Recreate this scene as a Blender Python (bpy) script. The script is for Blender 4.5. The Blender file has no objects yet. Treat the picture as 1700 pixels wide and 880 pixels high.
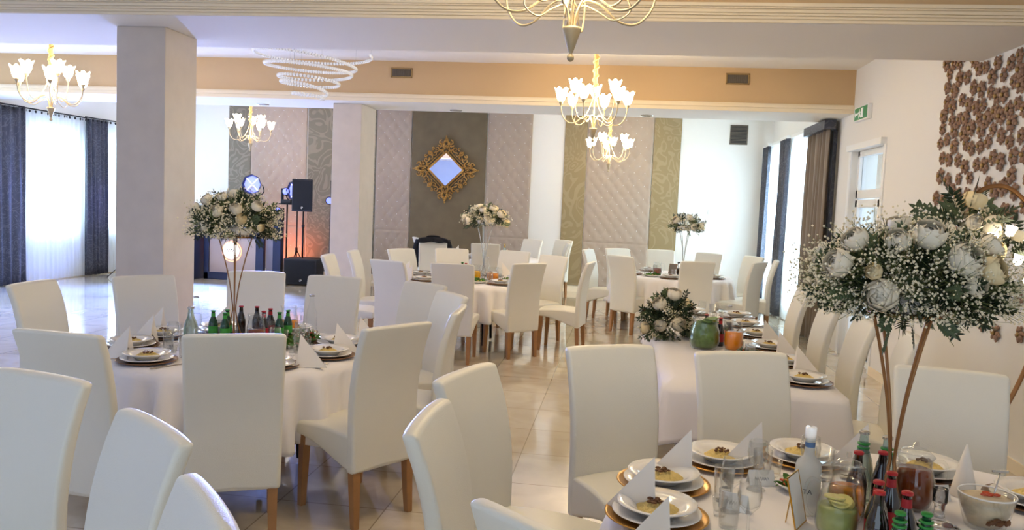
import bpy, bmesh, math, random
from mathutils import Vector, Matrix
from math import pi, sin, cos, radians

# ------------------------------------------------------------------ camera, sky, exposure
SC = bpy.context.scene
COL = SC.collection
_r = Vector((0.990355, 0.131775, 0.042702))
def make_camera():
    yaw, pitch, roll, f = .1322943, .0764749, .0428325, 1348.7
    cy, sy = cos(yaw), sin(yaw)
    fw = Vector((-sy*cos(pitch), cy*cos(pitch), -sin(pitch)))
    r = Vector((cy, sy, 0)); u = r.cross(fw)
    c, s = cos(roll), sin(roll)
    r2 = c*r + s*u; u2 = -s*r + c*u
    cam = bpy.data.cameras.new('camera'); o = bpy.data.objects.new('camera', cam); COL.objects.link(o)
    M = Matrix((r2, u2, -fw)).transposed().to_4x4(); M.translation = Vector((0, 0, 1.70))
    o.matrix_world = M
    cam.sensor_width = 36; cam.sensor_fit = 'HORIZONTAL'; cam.lens = 36*f/1700
    cam.clip_start = .05; cam.clip_end = 200
    SC.camera = o
make_camera()
SC.view_settings.view_transform = 'Standard'; SC.view_settings.look = 'None'
SC.view_settings.gamma = 1; SC.view_settings.use_curve_mapping = False
EXPOSURE = 0.18
SC.view_settings.exposure = EXPOSURE
W = bpy.data.worlds.new('world'); SC.world = W; W.use_nodes = True
W.node_tree.nodes['Background'].inputs[0].default_value = (.70, .85, 1, 1)
W.node_tree.nodes['Background'].inputs[1].default_value = 1.85

def area(name, loc, rot, sx, sy, power, color):
    L = bpy.data.lights.new(name, 'AREA'); L.shape = 'RECTANGLE'; L.size = sx; L.size_y = sy
    L.energy = power; L.color = color
    o = bpy.data.objects.new(name, L); COL.objects.link(o); o.location = loc; o.rotation_euler = rot
    return o
def point(name, loc, power, color, rad=.1, parent=None):
    L = bpy.data.lights.new(name, 'POINT'); L.energy = power; L.color = color; L.shadow_soft_size = rad
    o = bpy.data.objects.new(name, L); COL.objects.link(o); o.location = loc
    if parent: o.parent = parent
    return o
def spot(name, loc, target, power, color, ang=60, blend=.6, rad=.05):
    L = bpy.data.lights.new(name, 'SPOT'); L.energy = power; L.color = color; L.spot_size = radians(ang)
    L.spot_blend = blend; L.shadow_soft_size = rad
    o = bpy.data.objects.new(name, L); COL.objects.link(o); o.location = loc
    o.rotation_euler = (Vector(target)-Vector(loc)).to_track_quat('-Z', 'Y').to_euler()
    return o
DAY = (.72, .88, 1.0)
# daylight outside each window, shining into the room
for i, (y0, y1) in enumerate(((8.9, 11.0), (12.45, 13.75), (14.55, 15.7))):
    area('daylight_left', (-10.25, (y0+y1)/2, 1.65), (0, -pi/2, 0), 2.0, y1-y0, 110, DAY)
for i, (y0, y1) in enumerate(((12.5, 13.7), (14.5, 15.7))):
    area('daylight_right', (3.25, (y0+y1)/2, 1.65), (0, pi/2, 0), 2.2, y1-y0, 230, DAY)

# ------------------------------------------------------------------ material helpers
def srgb(h):
    if isinstance(h, str):
        h = h.lstrip('#'); h = [int(h[i:i+2], 16)/255 for i in (0, 2, 4)]
    return tuple((c/12.92 if c <= .04045 else ((c+.055)/1.055)**2.4) for c in h) + (1,)
MATS = {}
def mat(name, color, rough=.5, metal=0, bump=0, bscale=50, var=0, vscale=4, trans=0, ior=1.45, emit=None, estr=0, sheen=0, coat=0, alpha=1, sub=0):
    if name in MATS: return MATS[name]
    m = bpy.data.materials.new(name); m.use_nodes = True; MATS[name] = m
    nt = m.node_tree; b = nt.nodes['Principled BSDF']
    c = srgb(color)
    b.inputs['Base Color'].default_value = c
    b.inputs['Roughness'].default_value = rough; b.inputs['Metallic'].default_value = metal
    b.inputs['IOR'].default_value = ior; b.inputs['Transmission Weight'].default_value = trans
    b.inputs['Coat Weight'].default_value = coat; b.inputs['Sheen Weight'].default_value = sheen
    b.inputs['Alpha'].default_value = alpha
    if emit: b.inputs['Emission Color'].default_value = srgb(emit); b.inputs['Emission Strength'].default_value = estr
    tc = nt.nodes.new('ShaderNodeTexCoord')
    if var:
        n = nt.nodes.new('ShaderNodeTexNoise'); n.inputs['Scale'].default_value = vscale; n.inputs['Detail'].default_value = 4
        nt.links.new(tc.outputs['Object'], n.inputs['Vector'])
        mx = nt.nodes.new('ShaderNodeMix'); mx.data_type = 'RGBA'
        mx.inputs['A'].default_value = tuple(min(1, x*(1+var)) for x in c[:3])+(1,)
        mx.inputs['B'].default_value = tuple(x*(1-var) for x in c[:3])+(1,)
        nt.links.new(n.outputs['Fac'], mx.inputs['Factor']); nt.links.new(mx.outputs['Result'], b.inputs['Base Color'])
    if bump:
        n = nt.nodes.new('ShaderNodeTexNoise'); n.inputs['Scale'].default_value = bscale; n.inputs['Detail'].default_value = 3
        nt.links.new(tc.outputs['Object'], n.inputs['Vector'])
        bp = nt.nodes.new('ShaderNodeBump'); bp.inputs['Strength'].default_value = bump; bp.inputs['Distance'].default_value = .01
        nt.links.new(n.outputs['Fac'], bp.inputs['Height']); nt.links.new(bp.outputs['Normal'], b.inputs['Normal'])
    return m
M_CHAIR = mat('cream_leather', '#e4e0d2', .42, bump=.15, bscale=260, var=.03)
M_OAK = mat('oak_leg', '#a37548', .45, var=.2, vscale=14)
M_CLOTH = mat('white_cloth', '#f0ebe8', .8, bump=.1, bscale=300, sheen=.2)
M_WALL = mat('wall_paint', '#eceae4', .85, bump=.03, bscale=90)
M_CEIL = mat('ceiling_paint', '#f0ebe2', .9)
M_BEIGE = mat('beige_paint', '#cfb28a', .85, var=.04, vscale=2)
M_CORN = mat('cornice_paint', '#f0e2c6', .7)
M_PILLAR = mat('pillar_stone', '#d0c4b6', .32, var=.09, vscale=7)
M_GOLDF = mat('antique_gold', '#b58a4c', .38, .75, var=.25, vscale=18)
M_MIRROR = mat('mirror_glass', '#f4f4f4', .02, 1)
M_WIRE = mat('cream_gold_metal', '#ab9c7e', .45, .25)
M_ROPE = mat('gold_rope_fabric', '#b59a66', .7, bump=.3, bscale=60)
M_STANDG = mat('bronze_metal', '#94683f', .35, .7)
M_CRYSTAL = mat('crystal', '#ffffff', .06, trans=.3, ior=1.5, coat=1, emit='#fffaf0', estr=.12)  # faint glow added to whiten the beads; wall buttons and bottle cap share it
M_GLASS = mat('clear_glass', '#ffffff', .02, trans=1, ior=1.35)
M_PORC = mat('porcelain', '#f1ede6', .12, coat=.6)
M_GOLDP = mat('gold_charger', '#c99a4e', .3, .6)
M_BROWNC = mat('brown_charger', '#7e5a3c', .3, .35)
M_NAP = mat('napkin_paper', '#f0e8dc', .8)
M_RICE = mat('risotto', '#e2c67a', .6, bump=.9, bscale=90, var=.15, vscale=40)
M_MUSH = mat('mushroom_bits', '#6b4526', .6, var=.3, vscale=60)
M_GREEN = mat('salad_green', '#4f7a2a', .5, var=.45, vscale=30)
M_LEAF = mat('dark_leaf', '#26351f', .45, var=.35, vscale=9)
M_LEAF2 = mat('eucalyptus_leaf', '#5f6d4c', .55, var=.3, vscale=9)
M_STEM = mat('green_stem', '#66703f', .6)
M_ROSE = mat('white_rose', '#f5ead2', .6, var=.04)
M_ROSEY = mat('cream_rose', '#f0dcae', .6, var=.05)
M_GYP = mat('tiny_white_blossom', '#ebe0c0', .7)
M_BLACK = mat('black_cabinet', '#1c1e26', .5, bump=.2, bscale=200)
M_NAVY = mat('dark_blue_frame', '#1e2748', .4)
M_CHROME = mat('chrome', '#c8c8c8', .15, 1)
M_DARKM = mat('dark_metal', '#26262a', .4, .5)
M_PVC = mat('white_pvc', '#eff0ee', .35)
M_DECOR = mat('brown_foam_petal', '#987862', .6, var=.3, vscale=20)
M_DECOR2 = mat('bronze_petal_centre', '#a88a55', .5, .2, var=.3, vscale=20)
M_JACKET = mat('black_cloth', '#1b1b20', .85, bump=.3, bscale=50)
M_CARD = mat('card', '#f0eee8', .7)
M_INK = mat('ink', '#3a3a46', .7)
M_ORANGE = mat('orange_juice', '#f0901c', .15, var=.06, vscale=8)
M_YELLOW = mat('yellow_juice', '#f2b21a', .15)
M_AMBER = mat('amber_drink', '#8a3d18', .1, trans=.15)
M_COLA = mat('cola_glass', '#170c0a', .05, coat=1)
M_GREENG = mat('green_glass', '#0f4a2a', .05, trans=.35, coat=.6)
M_REDCAP = mat('red_cap', '#b2262a', .35)
M_GREENCAP = mat('green_cap', '#2f8c3a', .35)
M_LIME = mat('lemon_lime', '#a3a860', .3, var=.35, vscale=25)
M_SILVER = mat('silver', '#c0bcb4', .25, .9)
M_GOLDL = mat('gold_line', '#c79a3c', .25, .9)
M_VENTF = mat('vent_frame_bronze', '#9c8052', .5)
M_VENT = mat('vent_grey', '#6f675c', .6)
M_SHADE = mat('lit_glass_shade', '#fff4dc', .3, emit='#ffedcc', estr=7)
M_LEDL = mat('lit_lamp', '#ffffff', .3, emit='#fff0cc', estr=7)
M_BLUEL = mat('blue_stage_lens', '#9aa0ff', .3, emit='#5a66ff', estr=1.3)
M_LOGO = mat('lit_logo', '#ffffff', .3, emit='#fff6ee', estr=2.6)
M_LOGO2 = mat('lit_logo_ring', '#ffd9a8', .3, emit='#ffb27a', estr=.9)

def nodes_of(m): return m.node_tree, m.node_tree.nodes['Principled BSDF']
def mapping(nt, scale=(1, 1, 1), src='Object'):
    tc = nt.nodes.new('ShaderNodeTexCoord'); mp = nt.nodes.new('ShaderNodeMapping')
    mp.inputs['Scale'].default_value = scale; nt.links.new(tc.outputs[src], mp.inputs['Vector']); return mp
def ramp(nt, fac, stops):
    r = nt.nodes.new('ShaderNodeValToRGB'); nt.links.new(fac, r.inputs['Fac'])
    e = r.color_ramp.elements
    while len(e) < len(stops): e.new(.5)
    for i, (p, c) in enumerate(stops): e[i].position = p; e[i].color = srgb(c)
    return r
def floor_material():
    m = mat('polished_tile', '#d9cdb8', .10); nt, b = nodes_of(m)
    mp = mapping(nt)
    br = nt.nodes.new('ShaderNodeTexBrick'); br.offset = 0; br.inputs['Scale'].default_value = 1
    br.inputs['Brick Width'].default_value = .6; br.inputs['Row Height'].default_value = .6
    br.inputs['Mortar Size'].default_value = .004; br.inputs['Mortar Smooth'].default_value = .2
    br.inputs['Color1'].default_value = srgb('#e6ddcc'); br.inputs['Color2'].default_value = srgb('#d6cab4')
    br.inputs['Mortar'].default_value = srgb('#a89a86')
    nt.links.new(mp.outputs[0], br.inputs['Vector'])
    n = nt.nodes.new('ShaderNodeTexNoise'); n.inputs['Scale'].default_value = 2.2; n.inputs['Detail'].default_value = 8; n.inputs['Distortion'].default_value = 1.5
    nt.links.new(mp.outputs[0], n.inputs['Vector'])
    rp = ramp(nt, n.outputs['Fac'], [(.3, '#cfc2ac'), (.6, '#f4ede0')])
    mx = nt.nodes.new('ShaderNodeMix'); mx.data_type = 'RGBA'; mx.blend_type = 'MULTIPLY'; mx.inputs['Factor'].default_value = .6
    nt.links.new(br.outputs['Color'], mx.inputs['A']); nt.links.new(rp.outputs[0], mx.inputs['B'])
    nt.links.new(mx.outputs['Result'], b.inputs['Base Color'])
    b.inputs['IOR'].default_value = 1.6; b.inputs['Coat Weight'].default_value = .6; b.inputs['Coat Roughness'].default_value = .04
    return m
M_FLOOR = floor_material()
def damask(name, c1, c2, scale, thr=.5):
    m = mat(name, c1, .55); nt, b = nodes_of(m); mp = mapping(nt, (scale, scale, scale))
    n = nt.nodes.new('ShaderNodeTexNoise'); n.inputs['Scale'].default_value = .9; n.inputs['Detail'].default_value = 1.0; n.inputs['Distortion'].default_value = 2.6
    nt.links.new(mp.outputs[0], n.inputs['Vector'])
    w = nt.nodes.new('ShaderNodeMath'); w.operation = 'MULTIPLY'; w.inputs[1].default_value = 34
    nt.links.new(n.outputs['Fac'], w.inputs[0])
    s = nt.nodes.new('ShaderNodeMath'); s.operation = 'SINE'; nt.links.new(w.outputs[0], s.inputs[0])
    rp = ramp(nt, s.outputs[0], [(thr-.12, c1), (thr+.12, c2)])
    nt.links.new(rp.outputs[0], b.inputs['Base Color'])
    return m
M_DAM = damask('damask_gold_taupe', '#94825e', '#a08e6c', 1.7)
M_DAM2 = damask('damask_grey', '#77705f', '#8a8170', 1.7)
M_TAUPE = mat('mottled_taupe', '#6f6148', .6, var=.22, vscale=5)
M_CURT = damask('dark_patterned_curtain', '#40434f', '#565963', 5, .6)
M_CURTP = mat('plain_taupe_curtain', '#7a6a58', .6, var=.08, vscale=2, sheen=.3)
M_TUFT = mat('tufted_velvet', '#ab9a8a', .5, var=.05, vscale=3, sheen=.5)
def sheer_material():
    m = bpy.data.materials.new('sheer_fabric'); m.use_nodes = True; nt = m.node_tree; nt.nodes.clear()
    out = nt.nodes.new('ShaderNodeOutputMaterial')
    d = nt.nodes.new('ShaderNodeBsdfDiffuse'); d.inputs[0].default_value = (.92, .92, .92, 1)
    t = nt.nodes.new('ShaderNodeBsdfTranslucent'); t.inputs[0].default_value = (.82, .90, .94, 1)
    tr = nt.nodes.new('ShaderNodeBsdfTransparent')
    a = nt.nodes.new('ShaderNodeMixShader'); a.inputs[0].default_value = .6
    nt.links.new(d.outputs[0], a.inputs[1]); nt.links.new(t.outputs[0], a.inputs[2])
    c = nt.nodes.new('ShaderNodeMixShader'); c.inputs[0].default_value = .08
    nt.links.new(a.outputs[0], c.inputs[1]); nt.links.new(tr.outputs[0], c.inputs[2])
    nt.links.new(c.outputs[0], out.inputs[0]); return m
M_SHEER = sheer_material()
def pane_material():
    m = bpy.data.materials.new('window_glass'); m.use_nodes = True; nt = m.node_tree; nt.nodes.clear()
    out = nt.nodes.new('ShaderNodeOutputMaterial')
    g = nt.nodes.new('ShaderNodeBsdfGlossy'); g.inputs['Roughness'].default_value = .02
    tr = nt.nodes.new('ShaderNodeBsdfTransparent'); tr.inputs[0].default_value = (.93, .95, .97, 1)
    c = nt.nodes.new('ShaderNodeMixShader'); c.inputs[0].default_value = .1
    nt.links.new(tr.outputs[0], c.inputs[1]); nt.links.new(g.outputs[0], c.inputs[2]); nt.links.new(c.outputs[0], out.inputs[0]); return m
M_PANE = pane_material()
# drinking glass: thin-walled, mostly see-through with bright edges
def thin_glass():
    m = bpy.data.materials.new('thin_table_glass'); m.use_nodes = True; nt = m.node_tree; nt.nodes.clear()
    out = nt.nodes.new('ShaderNodeOutputMaterial')
    g = nt.nodes.new('ShaderNodeBsdfGlossy'); g.inputs['Roughness'].default_value = .03
    tr = nt.nodes.new('ShaderNodeBsdfTransparent'); tr.inputs[0].default_value = (.97, .98, .98, 1)
    lw = nt.nodes.new('ShaderNodeLayerWeight'); lw.inputs[0].default_value = .45
    pw = nt.nodes.new('ShaderNodeMath'); pw.operation = 'POWER'; pw.inputs[1].default_value = 2.2; nt.links.new(lw.outputs['Facing'], pw.inputs[0])
    mp = nt.nodes.new('ShaderNodeMath'); mp.operation = 'MULTIPLY_ADD'; mp.inputs[1].default_value = .65; mp.inputs[2].default_value = .03
    nt.links.new(pw.outputs[0], mp.inputs[0])
    c = nt.nodes.new('ShaderNodeMixShader')
    nt.links.new(mp.outputs[0], c.inputs[0]); nt.links.new(tr.outputs[0], c.inputs[1]); nt.links.new(g.outputs[0], c.inputs[2]); nt.links.new(c.outputs[0], out.inputs[0]); return m
M_TGLASS = thin_glass()

# ------------------------------------------------------------------ mesh helpers
def NB(): return bmesh.new()
def box(bm, x0, x1, y0, y1, z0, z1, M=None):
    vs = [bm.verts.new((x, y, z)) for z in (z0, z1) for y in (y0, y1) for x in (x0, x1)]
    if M is not None:
        for v in vs: v.co = M @ v.co
    for f in ((0, 2, 3, 1), (4, 5, 7, 6), (0, 1, 5, 4), (1, 3, 7, 5), (3, 2, 6, 7), (2, 0, 4, 6)): bm.faces.new([vs[i] for i in f])
    return bm
def lathe(bm, prof, n=24, c=(0, 0, 0), M=None, cap0=True, cap1=True, ang0=0, lobes=0, lobe=0):
    rings = []
    for (r, z) in prof:
        ring = []
        for i in range(n):
            a = 2*pi*i/n+ang0; rr = max(r, .0002)*(1+lobe*cos(lobes*a) if lobes else 1)
            p = Vector((rr*cos(a), rr*sin(a), z))
            if M is not None: p = M @ p
            ring.append(bm.verts.new(p+Vector(c)))
        rings.append(ring)
    for a, b in zip(rings, rings[1:]):
        for i in range(n): bm.faces.new((a[i], a[(i+1) % n], b[(i+1) % n], b[i]))
    if cap0: bm.faces.new(list(reversed(rings[0])))
    if cap1: bm.faces.new(rings[-1])
    return bm
def cyl(bm, x, y, r, z0, z1, n=20, r1=None): return lathe(bm, [(r, z0), (r if r1 is None else r1, z1)], n, (x, y, 0))
def tube(bm, pts, r, n=8, closed=False, flat=None):
    pts = [Vector(p) for p in pts]; N = len(pts)
    R = r if callable(r) else (lambda t: r)
    rings = []; up = None
    for i, p in enumerate(pts):
        if closed: t = (pts[(i+1) % N]-pts[i-1]).normalized()
        else: t = (pts[min(i+1, N-1)]-pts[max(i-1, 0)]).normalized()
        if up is None:
            up = Vector((0, 0, 1)) if abs(t.z) < .9 else Vector((1, 0, 0))
        a = (up-t*up.dot(t)); a = a.normalized() if a.length > 1e-6 else t.orthogonal().normalized()
        up = a; b = t.cross(a)
        rad = R(i/max(1, N-1))
        rings.append([bm.verts.new(p+(a*cos(2*pi*k/n)*(flat or 1)+b*sin(2*pi*k/n))*rad) for k in range(n)])
    for i in range(N if closed else N-1):
        A, B = rings[i], rings[(i+1) % N]
        for k in range(n): bm.faces.new((A[k], A[(k+1) % n], B[(k+1) % n], B[k]))
    if not closed: bm.faces.new(list(reversed(rings[0]))); bm.faces.new(rings[-1])
    return bm
def ball(bm, c, r, sub=1, sc=(1, 1, 1)):
    M = Matrix.Translation(Vector(c)) @ Matrix.Diagonal((sc[0], sc[1], sc[2], 1))
    bmesh.ops.create_icosphere(bm, subdivisions=sub, radius=r, matrix=M)
    return bm
def sheet(bm, f, nu, nv, closed_u=False, thick=0):
    V = [[bm.verts.new(f(i/nu, j/nv)) for j in range(nv+1)] for i in range(nu if closed_u else nu+1)]
    nn = len(V)
    for i in range(nu):
        for j in range(nv):
            bm.faces.new((V[i][j], V[(i+1) % nn][j], V[(i+1) % nn][j+1], V[i][j+1]))
    return bm
def bez(p0, p1, p2, p3, n=12):
    p0, p1, p2, p3 = map(Vector, (p0, p1, p2, p3))
    return [p0*(1-t)**3+3*p1*t*(1-t)**2+3*p2*t*t*(1-t)+p3*t**3 for t in [i/n for i in range(n+1)]]
def catmull(P, n=6):
    P = [Vector(p) for p in P]; Q = [2*P[0]-P[1]]+P+[2*P[-1]-P[-2]]; out = []
    for i in range(1, len(Q)-2):
        for k in range(n):
            t = k/n; a, b, c, d = Q[i-1:i+3]
            out.append(.5*((2*b)+(c-a)*t+(2*a-5*b+4*c-d)*t*t+(3*b-a-3*c+d)*t**3))
    out.append(P[-1]); return out
def obj(name, bm, m, parent=None, smooth=True, bevel=0, solid=0, sub=0):
    bmesh.ops.recalc_face_normals(bm, faces=bm.faces)
    me = bpy.data.meshes.new(name); bm.to_mesh(me); bm.free()
    me.materials.append(m)
    o = bpy.data.objects.new(name, me); COL.objects.link(o)
    if parent: o.parent = parent
    if smooth:
        for p in me.polygons: p.use_smooth = True
        if smooth == 'auto': me.set_sharp_from_angle(angle=radians(40))
    if solid: s = o.modifiers.new('s', 'SOLIDIFY'); s.thickness = solid; s.offset = 0
    if bevel:
        b = o.modifiers.new('b', 'BEVEL'); b.width = bevel; b.segments = 3; b.limit_method = 'ANGLE'; b.angle_limit = radians(38)
        w = o.modifiers.new('w', 'WEIGHTED_NORMAL'); w.keep_sharp = False
    if sub: s = o.modifiers.new('u', 'SUBSURF'); s.levels = sub; s.render_levels = sub
    return o
def tag(o, label, cat, group=None, kind=None):
    if label: o['label'] = label
    if cat: o['category'] = cat
    if group: o['group'] = group
    if kind: o['kind'] = kind
    return o
def thing(name, label, cat, loc=(0, 0, 0), rotz=0, group=None):
    o = bpy.data.objects.new(name, None); COL.objects.link(o); o.empty_display_size = .1
    o.location = loc; o.rotation_euler = (0, 0, rotz); return tag(o, label, cat, group)
def struct(name, bm, m, parent=None, smooth=False, **k):
    o = obj(name, bm, m, parent, smooth=smooth, **k)
    if parent is None: o['kind'] = 'structure'
    return o
KIDS = {}
def dup(root, loc, rotz, label, group=None):
    r = root.copy(); COL.objects.link(r); r.location = loc; r.rotation_euler = (root.rotation_euler[0], root.rotation_euler[1], rotz)
    r['label'] = label
    if group: r['group'] = group
    for ch in root.children:
        c = ch.copy(); COL.objects.link(c); c.parent = r
        for g in ch.children:
            d = g.copy(); COL.objects.link(d); d.parent = c
    return r
class Maker:
    """builds the first of a kind, then copies it with its parts"""
    def __init__(s, build): s.build = build; s.first = None
    def __call__(s, loc, rotz=0, label='', group=None):
        if s.first is None:
            s.first = s.build(); s.first.location = loc; s.first.rotation_euler[2] = rotz
            s.first['label'] = label
            if group: s.first['group'] = group
            return s.first
        return dup(s.first, loc, rotz, label, group)

# ------------------------------------------------------------------ room shell
XL, XR, YB, Y0, ZC, ZS = -9.95, 2.75, 16.0, -3.5, 3.5, 2.97
bm = box(NB(), XL-.4, XR+.6, Y0, YB+.3, -.2, 0); struct('floor', bm, M_FLOOR)
bm = box(NB(), XL-.4, XR+.4, Y0, YB+.3, ZC, ZC+.2); struct('ceiling', bm, M_CEIL)
bm = NB()
box(bm, XL-.3, -6.2, Y0-.25, Y0, 0, ZC); box(bm, -6.2, XR+.3, Y0-.25, Y0, 2.65, ZC); box(bm, -6.2, XR+.3, Y0-.25, Y0, 0, .35)
struct('wall_front', bm, M_WALL)
struct('wall_back', box(NB(), XL-.3, XR+.3, YB, YB+.25, 0, ZC), M_WALL)
def wall_with_holes(x0, x1, holes, name):
    bm = NB(); y = Y0
    for (a, b, z0, z1) in holes:
        box(bm, x0, x1, y, a, 0, ZC); 
        if z0 > 0: box(bm, x0, x1, a, b, 0, z0)
        box(bm, x0, x1, a, b, z1, ZC); y = b
    box(bm, x0, x1, y, YB, 0, ZC); return struct(name, bm, M_WALL)
LW = [(8.9, 11.0, .85, 2.6), (12.45, 13.75, .85, 2.6), (14.55, 15.7, .85, 2.6)]
RW = [(9.26, 10.5, 0, 2.5), (12.5, 13.7, .3, 2.75), (14.5, 15.7, .3, 2.75)]
wall_with_holes(XL-.25, XL, LW, 'wall_left'); wall_with_holes(XR, XR+.3, RW, 'wall_right')
def window(n, x, y0, y1, z0, z1):
    bm = NB(); t = .06
    box(bm, x-.035, x+.035, y0, y0+t, z0, z1); box(bm, x-.035, x+.035, y1-t, y1, z0, z1)
    box(bm, x-.035, x+.035, y0, y1, z0, z0+t); box(bm, x-.035, x+.035, y0, y1, z1-t, z1)
    ym = (y0+y1)/2; box(bm, x-.03, x+.03, ym-.035, ym+.035, z0, z1)
    w = struct('window_%d' % n, bm, M_PVC)
    obj('pane', box(NB(), x-.004, x+.004, y0+t, y1-t, z0+t, z1-t), M_PANE, w, smooth=False)
for i, h in enumerate(LW): window(i+1, XL-.12, *h)
for i, h in enumerate(RW[1:]): window(i+4, XR+.15, *h)
# ceiling beams between the raised bays, each with beige fascia and a moulded cream foot
def beam(n, y0, y1, corn):
    b = struct('trim_%d' % n, box(NB(), XL, XR, y0, y1, ZS, ZC), M_CEIL)
    f = obj('fascia', box(NB(), XL, XR, y0-.006, y0, ZS+.02, ZC), M_BEIGE, b, smooth=False)
    obj('fascia', box(NB(), XL, XR, y1, y1+.006, ZS+.02, ZC), M_BEIGE, b, smooth=False)
    bm = NB()
    for (dy, za, zb) in corn: box(bm, XL, XR, y0-dy, y0-.004, ZS+za, ZS+zb)
    obj('cornice', bm, M_CORN, b, smooth=False, bevel=.004)
    return b
beam(1, 5.72, 6.95, [(.02, 0, .022), (.034, .022, .04), (.052, .04, .055), (.066, .055, .078), (.085, .078, .088), (.10, .088, .112)])
beam(2, 10.59, 11.64, [(.02, -.004, .045), (.04, .045, .085), (.025, .085, .10)])
for i, y in enumerate((6.95, 11.64)):
    pass
# pillars
def pillar(n, x0, x1, y0, y1):
    bm = box(NB(), x0, x1, y0, y1, 0, ZS); p = struct('pillar_%d' % n, bm, M_PILLAR, bevel=.006, smooth=True)
    bm = NB(); e = .012
    box(bm, x0-e, x1+e, y0-e, y1+e, 0, .08); obj('plinth', bm, M_PILLAR, p, smooth=False); return p
pillar(1, -4.08, -3.66, 6.12, 6.60)
pillar(2, -4.05, -3.64, 10.95, 11.6)
# baseboards
struct('baseboard_back', box(NB(), XL, XR, YB-.02, YB, 0, .12), M_CORN)
struct('baseboard_right', box(NB(), XR-.015, XR, Y0, 9.2, 0, .09), M_CORN)
struct('baseboard_left', box(NB(), XL, XL+.015, Y0, YB, 0, .09), M_CORN)

# back wall panels
def flat_panel(x0, x1, m, name, label, gr=None, z0=.13, z1=ZC-.02, t=.03):
    o = obj(name, box(NB(), x0, x1, YB-t, YB-.002, z0, z1), m, smooth=False, bevel=.004)
    return tag(o, label, 'wall panel', gr)
def tuft_h(u, v, s=.2):
    a = (u/s+v/(s*1.25)); b = (u/s-v/(s*1.25))
    fa = abs(a-round(a)); fb = abs(b-round(b))
    return .012*(1-math.exp(-(min(fa, fb)*7)))*1.0+.008*min(1, (fa+fb))
def tuft_panel(x0, x1, label, split):
    t = thing('tufted_wallcovering', label, 'wall panel', ((x0+x1)/2, YB, 0), 0); w = (x1-x0)/2
    segs = [(.13, split), (split+.008, ZC-.02)]
    st = NB()
    for (za, zb) in segs:
        nx = max(4, int(2*w/.026)); nz = max(4, int((zb-za)/.026))
        def f(u, v):
            x = -w+2*w*u; z = za+(zb-za)*v
            e = min(1, min(u, 1-u)*2*w/.03, min(v, 1-v)*(zb-za)/.03)
            return (x, -.03-tuft_h(x, z)*e, z)
        obj('padded_section', sheet(NB(), f, nx, nz), M_TUFT, t)
        s = .2
        for i in range(-14, 40):
            for j in range(-40, 40):
                u = (i+j)/2*s; v = (i-j)/2*s*1.25
                if -w+.03 < u < w-.03 and za+.04 < v < zb-.04: ball(st, (u, -.038, v), .008, 1, (1, .6, 1))
    obj('crystal_buttons', st, M_CRYSTAL, t)['kind'] = 'stuff'
    obj('backing_board', box(NB(), -w, w, -.03, -.002, .13, ZC-.02), M_TUFT, t, smooth=False)
    return t
flat_panel(-8.13, -7.65, M_DAM2, 'patterned_wallcovering', 'narrow grey patterned wall panel behind the flowers, far left of the back wall')
tuft_panel(-7.64, -6.45, 'pink-grey tufted wall panel behind the loudspeaker and stage lights', 1.04)
flat_panel(-6.42, -4.99, M_DAM2, 'patterned_wallcovering', 'grey-brown patterned wall panel between the loudspeaker and the second pillar')
tuft_panel(-4.97, -4.26, 'narrow tufted wall panel between the second pillar and the gold mirror panel', 1.04)
flat_panel(-4.24, -2.74, M_TAUPE, 'plain_wallcovering', 'mottled dark taupe wall panel carrying the gold diamond mirror', t=.045)
tuft_panel(-2.71, -1.83, 'tufted wall panel with crystal buttons, right beside the gold mirror panel', 1.0)
flat_panel(-1.19, -.76, M_DAM, 'patterned_wallcovering', 'golden swirl-patterned wall panel, the left one of the right-hand pair')
tuft_panel(-.745, .51, 'wide pale tufted wall panel between the two golden patterned panels', .99)
flat_panel(.525, 1.04, M_DAM, 'patterned_wallcovering', 'golden swirl-patterned wall panel beside the bare white wall')

# vents
def vent(x0, x1, y, z0, z1, label, cols=True, face=-1):
    t = thing('air_vent', label, 'vent', ((x0+x1)/2, y, (z0+z1)/2)); w = (x1-x0)/2; h = (z1-z0)/2; f = .018
    bm = NB(); box(bm, -w, w, -.015, 0, -h, -h+f); box(bm, -w, w, -.015, 0, h-f, h); box(bm, -w, -w+f, -.015, 0, -h, h); box(bm, w-f, w, -.015, 0, -h, h)
    obj('vent_frame', bm, M_VENTF if face == -1 else M_VENT, t, smooth=False, bevel=.003)
    obj('backing', box(NB(), -w+f, w-f, -.004, -.001, -h+f, h-f), M_VENT if face == -1 else M_BLACK, t, smooth=False)
    bm = NB(); n = int(2*(w-f)/.022) if cols else int(2*(h-f)/.025)
    for i in range(n):
        if cols: x = -w+f+(i+.5)*2*(w-f)/n; box(bm, x-.003, x+.003, -.012, -.002, -h+f, h-f)
        else: z = -h+f+(i+.5)*2*(h-f)/n; box(bm, -w+f, w-f, -.013, -.002, z-.006, z+.004)
    obj('slats', bm, M_VENT, t, smooth=False)
vent(-3.13, -2.84, 10.583, 3.28, 3.41, 'small bronze air vent on the beige beam, above the gold mirror')
vent(1.19, 1.48, 10.583, 3.29, 3.43, 'small dark air vent on the beige beam, near the exit sign end')
vent(1.94, 2.27, YB-.001, 2.98, 3.35, 'grey louvred vent high on the white back wall', False, 0)
for (x, y, l) in ((-5.25, 11.33, 'round recessed downlight in the soffit below the crystal spiral'), (-2.41, 11.4, 'round recessed downlight in the soffit above the gold mirror'), (.26, 11.4, 'round recessed downlight in the soffit above the lowest lit chandelier')):
    t = thing('recessed_downlight', l, 'ceiling light', (x, y, ZS))
    obj('trim_ring', lathe(NB(), [(.055, -.001), (.06, -.012), (.085, -.010), (.09, 0)], 28, cap0=False, cap1=False), M_SILVER, t)
    obj('lens', lathe(NB(), [(.055, -.006), (.055, -.003)], 24), M_VENT, t)
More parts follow.
